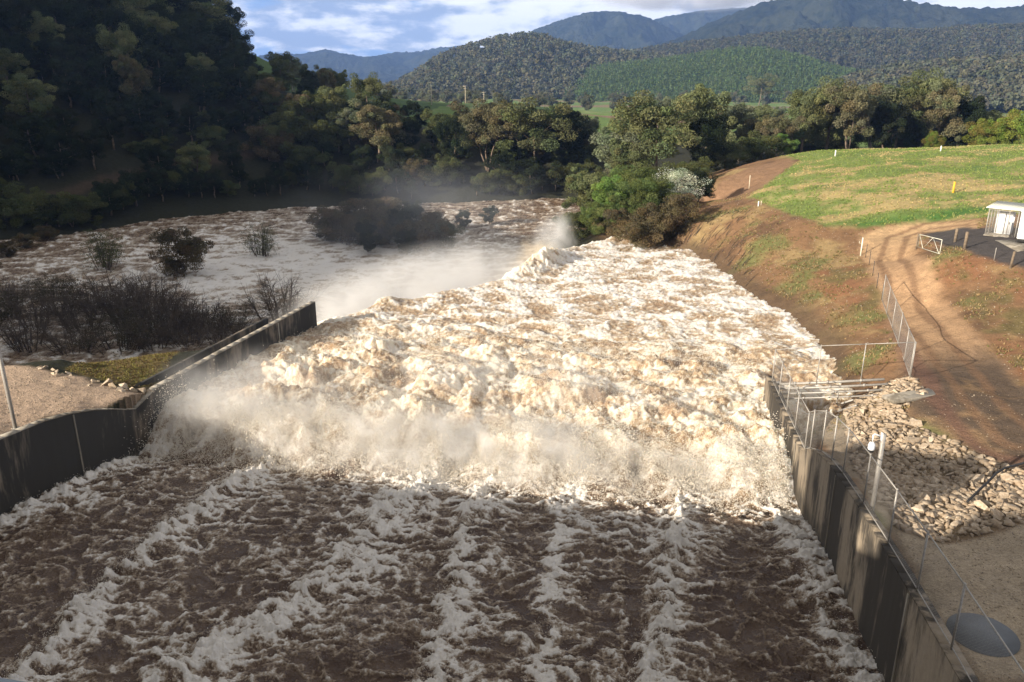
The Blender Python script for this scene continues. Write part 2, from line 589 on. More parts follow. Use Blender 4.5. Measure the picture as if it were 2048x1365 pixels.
# field on its mound
for q in ((1620, 303, 10.4), (1750, 301, 10.6), (1850, 297, 10.9), (2040, 289, 11.4), (1700, 350, 9.9), (1900, 375, 9.7), (1600, 385, 8.5), (2040, 400, 9.9), (1660, 420, 7.8), (1800, 425, 8.4),
          (1600, 330, 9.6), (1480, 345, 8.2), (1420, 372, 6.6), (2200, 380, 10.5), (2200, 290, 12)):
    cp(*q)
for q in ((52, 150, 8), (62, 165, 5), (90, 150, 8.5), (30, 150, 3), (25, 130, 3.2), (28, 115, 3.6), (120, 170, 6), (150, 100, 12), (90, 40, 8), (60, 10, 8), (30, 8, 7.5), (120, 0, 12),
          (20, 175, 1), (45, 200, 4), (-10, -10, 0), (40, -40, 10), (-50, -60, 15)):
    cw(*q)
CP = np.array(CP)
_d = np.hypot(CP[:, None, 0] - CP[None, :, 0], CP[:, None, 1] - CP[None, :, 1])
_n = len(CP)
_A = np.zeros((_n + 3, _n + 3))
_A[:_n, :_n] = -_d - np.eye(_n) * 0.25
_A[:_n, _n] = 1; _A[:_n, _n + 1:] = CP[:, :2] / 100.0
_A[_n:, :_n] = _A[:_n, _n:].T
_W = np.linalg.solve(_A, np.concatenate([CP[:, 2], np.zeros(3)]))


def terrain0(x, y):
    x = np.asarray(x, float); y = np.asarray(y, float)
    sh = np.broadcast(x, y).shape
    x = np.broadcast_to(x, sh).ravel(); y = np.broadcast_to(y, sh).ravel()
    z = np.empty(len(x))
    for i in range(0, len(x), 20000):
        xs, ys = x[i:i + 20000], y[i:i + 20000]
        d = np.hypot(xs[:, None] - CP[None, :, 0], ys[:, None] - CP[None, :, 1])
        z[i:i + 20000] = -(d @ _W[:_n]) + _W[_n] + (xs * _W[_n + 1] + ys * _W[_n + 2]) / 100.0
    r = np.hypot(x, y)
    k = ss(r, 650, 950)
    z = lerp(z, -8.0 + -0.0012 * (r - 900), k)
    return z.reshape(sh)


def inside_chute(x, y, pad=0.0):
    s, t = st_of(x, y)
    a = (s > -30) & (s < 46.0) & (t > t_left(s) - 0.2 - pad) & (t < t_right(s) + 0.2 + pad)
    b = (s >= 40) & (s < 58.2) & (t > t_left(s) - 0.2 - pad) & (t < 3)
    return a | b


LID_Z = 6.75
LID_XY = at_z(1965, 1270, LID_Z)[:2]


def terrain(x, y):
    z = terrain0(x, y)
    r = np.hypot(x, y)
    k = ss(r, 10, 120) * 0.8 + 0.25
    z = z + k * 0.55 * fbm(x / 11.0, y / 11.0, 4, 40) + 0.10 * fbm(x / 1.7, y / 1.7, 3, 50)
    z = z + ss(r, 120, 260) * 1.5 * fbm(x / 45.0, y / 45.0, 3, 60)
    z = lerp(z, LID_Z, 1 - ss(np.hypot(x - LID_XY[0], y - LID_XY[1]), 1.1, 2.4))       # levelled bed of the tank lid
    return np.where(inside_chute(x, y), -4.0, z)


def tz(x, y):
    return float(terrain(np.array([x]), np.array([y]))[0])


def gp(px, py, rmax=900.0):
    """where the line of sight through a pixel meets the ground"""
    d = ray(px, py)
    d = d / math.hypot(d[0], d[1])
    r = np.geomspace(13.0, rmax, 1500)
    P = C0[None] + d[None] * r[:, None]
    g = P[:, 2] - terrain(P[:, 0], P[:, 1])
    i = int(np.argmax(g < 0)) if (g < 0).any() else len(r) - 1
    i = max(i, 1)
    k = g[i - 1] / (g[i - 1] - g[i] + 1e-9)
    rr = r[i - 1] + (r[i] - r[i - 1]) * min(max(k, 0), 1)
    p = C0 + d * rr
    return np.array([p[0], p[1], tz(p[0], p[1])])


def gpoly(pts, rmax=900.0):
    return np.array([gp(px, py, rmax)[:2] for px, py in pts])


def in_poly(x, y, P):
    c = np.zeros(np.shape(x), bool)
    j = len(P) - 1
    for i in range(len(P)):
        xi, yi = P[i]; xj, yj = P[j]
        if yi != yj:
            c ^= ((yi > y) != (yj > y)) & (x < (xj - xi) * (y - yi) / (yj - yi) + xi)
        j = i
    return c


def poly_sd(x, y, P):
    Q = np.vstack([P, P[:1]])
    d = np.abs(seg_sd(x, y, Q))
    return np.where(in_poly(x, y, P), -d, d)


P_FIELD = gpoly([(1500, 392), (1530, 372), (1600, 322), (1640, 304), (1750, 303), (1850, 299), (2040, 291), (2250, 288), (2250, 410), (1955, 437), (1850, 437), (1765, 452), (1650, 452), (1590, 432), (1520, 404)])
P_FIELD[3:8] += np.array([[-3, 14], [0, 16], [0, 16], [0, 16], [0, 16]])
P_TRACK = gpoly([(1955, 437), (1850, 439), (1765, 455), (1722, 470), (1727, 512), (1752, 570), (1772, 640), (1795, 700), (1826, 757), (1800, 790), (1835, 830), (1900, 880), (1990, 930), (2200, 960), (2200, 800),
                 (2040, 770), (1990, 715), (1930, 640), (1870, 560), (1835, 505), (1842, 466), (1955, 458)])
P_PAD = gpoly([(1842, 466), (1955, 458), (2090, 452), (2160, 560), (2040, 537), (1925, 500)])
P_PATH = gpoly([(1380, 400), (1430, 372), (1500, 335), (1575, 318), (1600, 324), (1530, 372), (1500, 392), (1460, 400)])
P_YARDL = gpoly([(-300, 740), (60, 735), (150, 752), (250, 780), (290, 790), (262, 815), (180, 818), (90, 836), (0, 880), (-300, 1000)])
P_GRASSL = gpoly([(130, 742), (180, 728), (300, 705), (450, 688), (310, 780), (250, 776)])
P_RIPRAP = gpoly([(1690, 825), (1715, 800), (1785, 765), (1830, 760), (1850, 790), (1800, 820), (1850, 862), (1950, 905), (2048, 945), (2120, 970), (2120, 1060), (2048, 1045), (1960, 1070), (1885, 1085), (1840, 1075), (1800, 1060), (1745, 990), (1700, 900)])
P_GRAVELR = gpoly([(1885, 1085), (1960, 1070), (2048, 1045), (2200, 1040), (2300, 1400), (1960, 1365), (1890, 1260), (1800, 1110), (1700, 950), (1640, 880), (1600, 870), (1690, 825), (1745, 990), (1800, 1060)])


P_RUTS = np.array([gp(*q)[:2] for q in ((1960, 446), (1860, 452), (1795, 475), (1778, 525), (1805, 590), (1850, 660), (1905, 730), (1960, 800), (2040, 880))])


def hill_path_line():
    return np.array([gp(*q)[:2] for q in ((-60, 425), (60, 405), (150, 380), (240, 352), (340, 332), (430, 320), (520, 305))])


P_HILLPATH = hill_path_line()


def ground_colour(x, y, z):
    n = len(x)
    c = np.tile(np.array([0.028, 0.029, 0.016]), (n, 1))  # earth tone lowered as well, for the shaded left hillside
    f1 = fbm(x / 9.0, y / 9.0, 4, 70)
    f2 = fbm(x / 2.2, y / 2.2, 4, 75)
    f3 = fbm(x / 30.0, y / 30.0, 3, 80)

    def put(col, m):
        nonlocal c
        col = np.asarray(col, float)
        c = c + (col - c) * np.clip(m, 0, 1)[:, None]
    r = np.hypot(x, y)
    # valley paddocks
    pad_ = ss(y, 215, 235) * (x > -55 - 0.1 * (y - 215))
    put((0.125, 0.195, 0.048), pad_)
    put((0.23, 0.145, 0.10), pad_ * ss(np.sin(y / 26.0 + 0.006 * x + f3), 0.55, 0.75) * (y > 300))
    put((0.20, 0.24, 0.09), pad_ * ss(f3, 0.1, 0.4) * (y > 300))
    # green slope behind the left spur
    put((0.060, 0.105, 0.028), ss(y, 225, 245) * (x < -30) * (x > -130) * (1 - ss(y, 420, 480)))
    # right bank: brown soil, straw, a little green
    rb = ss(x, 8, 14) * (y < 150) * ss(x - 0.0 * y, 9, 14)
    put((0.215, 0.125, 0.066), rb)
    put((0.30, 0.21, 0.10), rb * ss(f1 + 0.5 * f2, 0.05, 0.4))
    put((0.13, 0.078, 0.045), rb * ss(-f1 + 0.6 * f2, 0.15, 0.5))
    put((0.14, 0.16, 0.055), rb * ss(fbm(x / 6.0 + 40, y / 6.0, 4, 90), 0.12, 0.38) * 0.8)
    red = rb * (x > 27) * (y < 72)
    put((0.225, 0.112, 0.058), red * ss(f1 - 0.3 * f2, -0.15, 0.25))
    put((0.15, 0.115, 0.05), red * ss(fbm(x / 4.0, y / 4.0, 4, 95), 0.1, 0.35))
    # wet strip by the water
    wet = rb * (1 - ss(z, 2.7, 3.9)) * (y < 104)
    put((0.095, 0.066, 0.042), wet * 0.8)
    # track
    sd = poly_sd(x, y, P_TRACK)
    m = 1 - ss(sd + 0.8 * f2, -0.5, 0.5)
    put((0.40, 0.255, 0.145), m)
    put((0.47, 0.315, 0.175), m * ss(y, 68, 80))
    near = 1 - ss(y + 0.8 * x - 30, 42, 50)
    put((0.082, 0.062, 0.047), m * np.maximum((1 - ss(y, 43, 51)) * 0.9, ss(f1, 0.12, 0.4) * 0.55) * (y < 66))
    put((0.30, 0.19, 0.10), m * ss(f2 + f1, 0.25, 0.6) * 0.7)
    dr = np.abs(np.abs(seg_sd(x, y, P_RUTS)) - 0.85) + 0.18 * f2
    put((0.20, 0.118, 0.068), m * (1 - ss(dr, 0.12, 0.42)) * 0.75)
    put((0.155, 0.085, 0.06), m * (1 - ss(np.abs(seg_sd(x, y, P_RUTS) + 2.1) + 0.6 * f1, 0.3, 0.9)) * (y < 58) * 0.8)
    # bare path to the river bend
    sd = poly_sd(x, y, P_PATH)
    m = 1 - ss(sd + 0.8 * f2, -0.6, 0.6)
    put((0.24, 0.145, 0.085), m)
    # field
    sd = poly_sd(x, y, P_FIELD)
    m = 1 - ss(sd + 1.2 * f2, -0.7, 0.7)
    put((0.165, 0.215, 0.062), m)
    straw = ss(fbm(x / 9.0, y / 5.5, 4, 100) + 0.35 * f2 + 0.25 * np.exp(-((y - 96) / 12.0) ** 2), 0.02, 0.36) * (1 - 0.75 * ss(y, 104, 122))
    put((0.40, 0.305, 0.145), m * straw * 0.9)
    put((0.075, 0.15, 0.035), m * ss(-fbm(x / 7.0, y / 4.0, 4, 104), 0.12, 0.4) * 0.6)
    swale = np.exp(-((y - (79 + 0.10 * (60 - x))) / 1.6) ** 2) * (x > 32) * (x < 60)
    put((0.06, 0.14, 0.03), m * swale)
    # asphalt pad
    sd = poly_sd(x, y, P_PAD)
    put((0.070, 0.062, 0.060), 1 - ss(sd + 0.6 * f2, -0.3, 0.3))
    # gravel yards
    sd = poly_sd(x, y, P_GRAVELR)
    m = 1 - ss(sd + 0.5 * f2, -0.3, 0.3)
    put((0.40, 0.325, 0.235), m)
    dk = (1 - ss(y, 31, 36)) * 0 + ss(y, 29, 33) * m
    put((0.24, 0.185, 0.125), dk * 0.5)
    sd = poly_sd(x, y, P_RIPRAP)
    put((0.20, 0.15, 0.095), 1 - ss(sd, -0.3, 0.3))
    sd = poly_sd(x, y, P_YARDL)
    put((0.44, 0.325, 0.235), 1 - ss(sd + 0.4 * f2, -0.3, 0.3))
    sd = poly_sd(x, y, P_GRASSL)
    m = 1 - ss(sd + 0.4 * f2, -0.3, 0.3)
    put((0.155, 0.120, 0.055), m)
    put((0.205, 0.19, 0.062), m * ss(np.sin((y + 0.35 * x) * 1.0 + 1.2 * f1) * 0.6 + f2, 0.15, 0.6))
    # hill path
    d = np.abs(seg_sd(x, y, P_HILLPATH))
    put((0.10, 0.062, 0.042), 0.5 * (1 - ss(d + 1.0 * f2, 0.6, 2.2)) * (x < 0) * (y > 90))
    return c


def build_ground():
    az = np.concatenate([np.linspace(-100, -37, 70, endpoint=False), np.linspace(-37, 37, 760, endpoint=False), np.linspace(37, 80, 50)])
    az = np.radians(az)
    r = np.concatenate([[3, 6, 9], np.geomspace(11, 420, 560), np.geomspace(430, 9500, 60)])
    A, R = np.meshgrid(az, r)
    x, y = (R * np.sin(A)).ravel(), (R * np.cos(A)).ravel()
    z = terrain(x, y)
    col = ground_colour(x, y, z)
    na, nr = len(az), len(r)
    i = np.arange((nr - 1) * na).reshape(nr - 1, na)[:, :-1].ravel()
    Q = np.stack([i, i + 1, i + na + 1, i + na], 1)
    V = np.stack([x, y, z], 1)
    fx, fy = x[Q].mean(1), y[Q].mean(1)
    cls = np.zeros(len(Q), int)
    names = ['ground', 'field', 'track', 'forecourt', 'path', 'gravel_yard', 'gravel_yard', 'lawn']
    for k, P in enumerate((P_FIELD, P_TRACK, P_PAD, P_PATH, P_GRAVELR, P_YARDL, P_GRASSL), 1):
        near = (fx > P[:, 0].min()) & (fx < P[:, 0].max()) & (fy > P[:, 1].min()) & (fy < P[:, 1].max())
        idx = np.where(near)[0]
        cls[idx[in_poly(fx[idx], fy[idx], P)]] = k
    for k, nm in enumerate(names):
        q = Q[cls == k]
        if not len(q):
            continue
        u, inv = np.unique(q.ravel(), return_inverse=True)
        o = mesh_np(nm, V[u], inv.reshape(-1, 4), None, M_GROUND, col[u], True)
        tag(o, kind='structure')


build_ground()


# ------------------------------------------------------------------ water
RIDGES = [  # (s, t) lines of the white ridges standing on the chute flow, width, height
    ([(10, -18.6), (18, -20.2), (22.8, -21.3), (27.6, -21.9), (31.4, -21.8), (37, -21.6)], 0.75, 0.75),
    ([(10, -18.0), (18.5, -15.4), (21.2, -14.3), (23.3, -13.7), (27.8, -12.9), (30, -12.8), (36, -12.5)], 1.25, 0.45),
    ([(10, -6.0), (20.3, -7.0), (24.6, -7.7), (28.7, -8.5), (36, -9.0)], 0.6, 0.40),
    ([(10, -0.6), (21.8, 0.1), (26.3, 0.4), (31.8, 0.7), (37, 0.8)], 0.75, 0.50),
    ([(10, 8.0), (21, 7.1), (24, 6.7), (30, 6.1), (37, 5.6)], 0.85, 0.35),
    ([(10, -32), (27, -30.0), (37, -29.2)], 0.9, 0.4),
    ([(10, -4), (22, -3.6), (30, -4.4), (36, -4.6)], 0.5, 0.12),
]


def rmf(x, y, octv, seed, amp=0.62):
    """ridged multifractal, about 0..1: lace of bright filaments"""
    r, w_, a, n = 0.0, 1.0, 1.0, 0.0
    for i in range(octv):
        k = np.clip(1 - np.abs(perlin(x * 2.03 ** i + 31.7 * i, y * 2.03 ** i + 11.9 * i, seed + i)) * 1.7, 0, 1) ** 2
        r = r + a * k * w_
        w_ = np.clip(k * 1.6 + 0.15, 0, 1)
        n += a
        a *= amp
    return r / n


def water_surface(x, y):
    s, t = st_of(x, y)
    wob = perlin(t / 2.7, s / 9.0, 7) * 1.1 + perlin(t / 0.9, s / 3.0, 8) * 0.5
    jump = ss(s + wob, 35.8, 39.6)
    d_lip = seg_sd(x, y, LIP)
    left_of_wall = (s <= 58.2) & (t < t_left(s) - 0.35)
    below = np.where(s > 56, ss(d_lip + 0.8 * perlin(x / 3, y / 3, 9), -1.0, 6.5), 0.0)
    low = np.where(left_of_wall, 1.0, np.where(s > 56, below, 0.0))
    right_dry = (s < 38.5) & (t > t_right(s) + 0.25)
    wx = x + 0.55 * perlin(x / 2.3, y / 2.3, 11) + 0.16 * perlin(x / 0.6, y / 0.6, 12)
    wy = y + 0.55 * perlin(x / 2.3 + 50, y / 2.3, 13) + 0.16 * perlin(x / 0.6 + 50, y / 0.6, 14)
    # in the chute frame: filaments lie across the flow
    ws, wt = wx * SA[0] + wy * SA[1], wx * SB[0] + wy * SB[1]
    lace = rmf(wt / 1.35, ws / 0.85, 5, 15)            # 2 m lace down to 10 cm
    lace2 = rmf(wx / 3.8, wy / 3.0, 5, 21)            # 4 m lace
    lace3 = rmf(wt / 0.62, ws / 0.36, 3, 45)          # fine filaments lying across the flow
    patch = fbm(x / 4.2, y / 4.2, 3, 20)
    fine = fbm(x / 0.42, y / 0.42, 4, 22)
    grain = fbm(x / 0.16, y / 0.16, 2, 29)
    # ---- chute
    zc = np.interp(s, [8, 18, 24, 31, 34.5, 38], [4.5, 3.55, 3.05, 2.65, 2.1, 0.9]) - 0.022 * (6.5 - t)
    rid = np.zeros(len(x)); rh = np.zeros(len(x))
    for pts, wd, ht in RIDGES:
        P = np.array(pts, float)
        tc = np.interp(s, P[:, 0], P[:, 1])
        tw = t - tc + 0.30 * perlin(s / 1.1, t / 1.1, 24) + 0.14 * perlin(s / 0.4, t / 0.4, 26) + 0.5 * perlin(s / 6.0, tc * 3.1, 23)
        up = 0.85 * wd * (0.75 + 0.6 * perlin(s / 3.1, tc, 25))
        side = np.where(tw < 0, 0.55, 1.6)                # sharp on the upstream-left side, trailing to the right
        g = np.exp(-(tw / (up * side)) ** 2)
        wide = np.exp(-(tw / (up * side * 2.6)) ** 2)
        rid = np.maximum(rid, g * (0.26 + 1.0 * lace + 0.55 * fine + 0.3 * grain) + 0.24 * wide * (0.4 + 1.6 * lace))
        rh = np.maximum(rh, 0.75 * ht * np.exp(-(tw / up) ** 2))
    mess = 0.5 * ss(s, 26, 35) * np.exp(-((t + 9) / 13.0) ** 2) + 0.5 * ss(patch, -0.25, 0.45)
    quiet = np.exp(-((t + 10.5) / 3.0) ** 2) * (1 - ss(s, 21, 26)) + np.exp(-((t - 3.6) / 2.0) ** 2) * (1 - ss(s, 30, 34)) \
        + 0.55 * np.exp(-((t + 26) / 3.0) ** 2)
    quiet = np.clip(quiet, 0, 1)
    f_chute = 0.13 + 0.42 * (lace3 - 0.28) * (1 - 0.3 * quiet) + 0.85 * (lace - 0.30) * (1.15 + 0.5 * mess) * (1 - 0.35 * quiet) + 0.42 * mess * (1 - 0.8 * quiet) + 0.80 * rid + 0.42 * fine * (1 - 0.4 * quiet) + 0.26 * grain
    fc = np.clip(f_chute, 0, 1)
    h_chute = zc + rh * (0.75 + 0.6 * fine) + 0.16 * lace * (1 + mess) + 0.12 * patch + fc * (0.16 * fine + 0.07 * grain) + 0.20 * fbm(x / 2.0, y / 1.4, 2, 27) + 0.11 * fbm(wt / 0.9, ws / 0.55, 3, 37)
    # ---- stilling basin: a boiling roller
    boil = ss(s, 37.0, 42.0) * (1 - ss(s + 4 * patch, 54, 68))
    b0 = np.abs(perlin(wx / 7.5, wy / 6.0, 28)); b1 = np.abs(perlin(wx / 3.6, wy / 3.2, 30)); b2 = np.abs(perlin(wx / 1.7, wy / 1.7, 31))
    b3 = np.abs(perlin(x / 0.82, y / 0.82, 32)); b4 = np.abs(perlin(x / 0.40, y / 0.40, 33))
    bil = 1.0 * b0 + 1.15 * b1 + 0.52 * b2 + 0.32 * b3 + 0.20 * b4 + 0.12 * lace
    zb = 2.0 + 0.9 * np.exp(-((s - 48) / 8.0) ** 2) + 0.5 * np.exp(-((s - 80) / 18.0) ** 2) + 0.3 * np.exp(-((s - 41) / 2.0) ** 2)
    wave = 0.30 * fbm(x / 5.0, y / 3.2, 3, 34) + 0.20 * lace2 + 0.12 * lace + 0.08 * fine
    h_bas = zb + boil * (bil - 0.75) * (0.55 + 0.4 * patch) * (1 + 0.75 * np.exp(-((s - 44.5) / 5.5) ** 2)) + (1 - boil) * wave + 0.07 * fine
    crest = b1 * 0.7 + b2 * 0.6 + b3 * 0.4
    # creases and torn streaks are white, the domes tan
    f_boil = 0.60 - 0.28 * ss(fbm(x / 3.4, y / 3.0, 3, 61), 0.0, 0.35) + 0.80 * (lace2 - 0.28) + 0.60 * (lace - 0.3) + 0.40 * (lace3 - 0.28) + 0.36 * fine + 0.16 * grain - 0.26 * (crest - 0.36) + 0.22 * patch
    far_f = 0.56 + 1.10 * (lace2 - 0.28) + 0.60 * (lace - 0.30) + 0.35 * (lace3 - 0.28) + 0.35 * patch + 0.30 * fine + 0.15 * grain
    pool = (t > t_right(s) + 0.3) & (s < 49.0)
    f_bas = lerp(far_f, f_boil, boil) + 0.42 * np.exp(-((s - 38.8 - wob) / 2.8) ** 2) - 0.45 * pool * ss(t, 7.5, 10)
    h_bas = h_bas - pool * 0.5
    h = lerp(h_chute, h_bas, jump)
    f = lerp(f_chute, f_bas, jump)
    warm = np.where(jump > 0.5, np.clip(0.22 + boil * (0.50 + 0.9 * (crest - 0.3)) - 0.5 * np.clip(lace2 - .35, 0, 1), 0, 1), 0.10)
    # water thrown up along the jump
    sp = np.exp(-((s - 38.4 - wob) / 1.8) ** 2)
    h = h + sp * (0.9 * b0 + 0.6 * b1 + 0.3 * b2)
    # crest breaking over the lip
    lipw = np.exp(-((d_lip + 0.8) / 1.8) ** 2) * (s > 59)
    bump = np.exp(-(((x - 2.6) / 4.2) ** 2 + ((y - 85.5) / 6.5) ** 2)) * 1.1 + np.exp(-(((x + 11.5) / 1.6) ** 2 + ((y - 69.5) / 2.0) ** 2)) * 0.35 \
        + np.exp(-(((x - 14) / 5.0) ** 2 + ((y - 99.5) / 2.0) ** 2)) * 0.7
    h = h + lipw * (0.2 + bump * (0.95 + 0.45 * b1 + 0.35 * b2 + 0.3 * b3 + 0.25 * fine))
    f = f + lipw * (0.05 + 0.22 * np.clip(bump, 0, 1))
    warm = np.clip(warm + lipw * np.clip(bump, 0, 1), 0, 1)
    # ---- lower river
    near_fall = np.exp(-(np.maximum(d_lip, 0) / 16.0) ** 2) * (s > 56)
    wr = 0.30 * fbm(x / 6.0, y / 3.6, 3, 36) + 0.22 * lace2 + 0.08 * fine + near_fall * (0.9 * b1 + 0.5 * b2)
    z_r = -3.5 + wr
    rapid = np.exp(-((x + 30) / 26.0) ** 2 - ((y - 112) / 28.0) ** 2)
    f_riv = 0.26 + 1.15 * (lace2 - 0.28) + 0.6 * (lace - 0.3) + 0.35 * patch + 0.20 * fine + 0.40 * near_fall + 0.62 * rapid
    h = lerp(h, z_r, low)
    fall = low * (1 - low) * 4 * (s > 57)
    f = lerp(f, f_riv, low) + 0.35 * fall
    warm = lerp(warm, 0.02 + 0.45 * np.exp(-((x + 18) / 12.0) ** 2 - ((y - 92) / 10.0) ** 2), low)
    h = h + fall * 0.6 * fine
    h = np.where(right_dry, -6.0, h)
    aer = np.clip(jump * (1 - low) + 0.35 * low, 0, 1)
    return h, f, warm, low, aer


def build_water():
    na, nr = 1120, 1080
    az = np.radians(np.linspace(-39, 36, na))
    dep = np.radians(np.linspace(50, 6.2, nr))
    r = 20.0 / np.tan(dep)
    A, R = np.meshgrid(az, r)
    x, y = (R * np.sin(A)).ravel(), (R * np.cos(A)).ravel()
    h, f, wm, low, aer = water_surface(x, y)
    i = np.arange((nr - 1) * na).reshape(nr - 1, na)[:, :-1].ravel()
    Q = np.stack([i, i + 1, i + na + 1, i + na], 1)
    zt = terrain(x, y)
    wet = (h > zt - 0.6)
    keep = wet[Q].any(1) & (h[Q].min(1) > -5.5)
    lowq = low[Q].mean(1) > 0.5
    V = np.stack([x, y, h], 1)
    for nm, m in (('water', keep & ~lowq), ('river', keep & lowq)):
        u, inv = np.unique(Q[m].ravel(), return_inverse=True)
        o = mesh_np(nm, V[u], inv.reshape(-1, 4), None, M_WATER, None, True, attrs={'foam': f[u], 'warm': wm[u], 'aer': aer[u]})
        tag(o, kind='structure')


build_water()


def build_droplets():
    rng = np.random.RandomState(77)
    X, Y, Hh, S = [], [], [], []

    def add(s, t, up, size):
        p = xy_of(s, t)
        X.append(p[0]); Y.append(p[1]); Hh.append(up); S.append(size)
    n = 80000
    t = rng.uniform(-29.5, 6.3, n)
    add(38.3 + rng.normal(size=n) * 1.3, t, np.abs(rng.normal(size=n)) * np.clip(0.55 + 1.3 * fbm(t / 1.6, t * 0, 3, 78), 0.1, 2), rng.uniform(.010, .040, n))
    n = 26000
    add(rng.uniform(40, 58, n), rng.uniform(-28, 5.8, n), np.abs(rng.normal(size=n)) * .28, rng.uniform(.012, .04, n))
    for pts, wd, ht in RIDGES:
        P = np.array(pts, float)
        n = int(5200 * ht)
        s_ = rng.uniform(17, 36, n)
        add(s_, np.interp(s_, P[:, 0], P[:, 1]) + rng.normal(size=n) * wd * .55, np.abs(rng.normal(size=n)) * .26 * ht + .02, rng.uniform(.008, .024, n))
    x, y, up, size = (np.concatenate(k) for k in (X, Y, Hh, S))
    h = np.concatenate([water_surface(x[i:i + 40000], y[i:i + 40000])[0] for i in range(0, len(x), 40000)])
    c = np.stack([x, y, h + up], 1)
    n = len(c)
    d = rng.normal(size=(n, 3)); d /= np.linalg.norm(d, axis=1)[:, None]
    e = np.cross(d, rng.normal(size=(n, 3))); e /= np.linalg.norm(e, axis=1)[:, None]
    g = np.cross(d, e)
    k = size[:, None]
    V = np.stack([c + d * k * 1.4, c + e * k, c + (-.5 * e + .87 * g) * k, c + (-.5 * e - .87 * g) * k], 1).reshape(-1, 3)
    i = np.arange(n) * 4
    T = np.concatenate([np.stack([i, i + 1, i + 2], 1), np.stack([i, i + 2, i + 3], 1), np.stack([i, i + 3, i + 1], 1), np.stack([i + 1, i + 3, i + 2], 1)])
    o = mesh_np('droplets', V, None, T, M_DROP)
    tag(o, 'white droplets thrown up from the plunge line and the chute ridges', 'spray', None, 'stuff')


build_droplets()

# ------------------------------------------------------------------ spillway walls and the dam the picture is taken from
def wall_strip(name, plan, tops, thick, bottom, mat, parent, out_side):
    """a wall standing on a plan line; out_side is the unit side on which its thickness grows"""
    plan = np.asarray(plan, float)
    tg = np.gradient(plan, axis=0)
    tg /= np.linalg.norm(tg, axis=1)[:, None]
    nrm = np.stack([tg[:, 1], -tg[:, 0]], 1) * out_side
    a, b = plan, plan + nrm * thick
    n = len(plan)
    tops = np.asarray(tops, float)
    bot = np.full(n, bottom) if np.isscalar(bottom) else bottom
    V = np.concatenate([np.c_[a, bot], np.c_[a, tops], np.c_[b, tops], np.c_[b, bot]])
    q = []
    for k in range(n - 1):
        for r0, r1 in ((0, 1), (1, 2), (2, 3)):
            q.append((r0 * n + k, r0 * n + k + 1, r1 * n + k + 1, r1 * n + k))
    q.append((0, n, 2 * n, 3 * n))
    q.append((n - 1, 4 * n - 1, 3 * n - 1, 2 * n - 1))
    if out_side < 0:
        q = [tuple(reversed(f)) for f in q]
    return mesh_np(name, V, q, None, mat, None, False, parent)


R_S = [-4, 8, 14.0, 17.4, 20.8, 25.2, 28.1, 30.0, 31.5, 33.0, 34.3, 35.5, 36.8, 37.9, 40, 44, 48.4]
R_Z = [8.3, 7.8, 7.5, 7.38, 7.25, 7.0, 6.78, 6.6, 6.42, 6.18, 5.88, 5.50, 4.95, 4.3, 4.3, 4.3, 4.3]
L_S = [-4, 10, 20, 28.4, 30.8, 32.5, 34.0, 35.4, 36.3, 37.0, 38.9, 46, 52, 58.4]
L_Z = [7.6, 6.8, 6.2, 5.78, 5.6, 5.3, 4.88, 4.35, 3.95, 3.70, 4.25, 4.3, 4.3, 4.3]


def right_top(s):
    return np.interp(s, R_S, R_Z)


def left_top(s):
    return np.interp(s, L_S, L_Z)


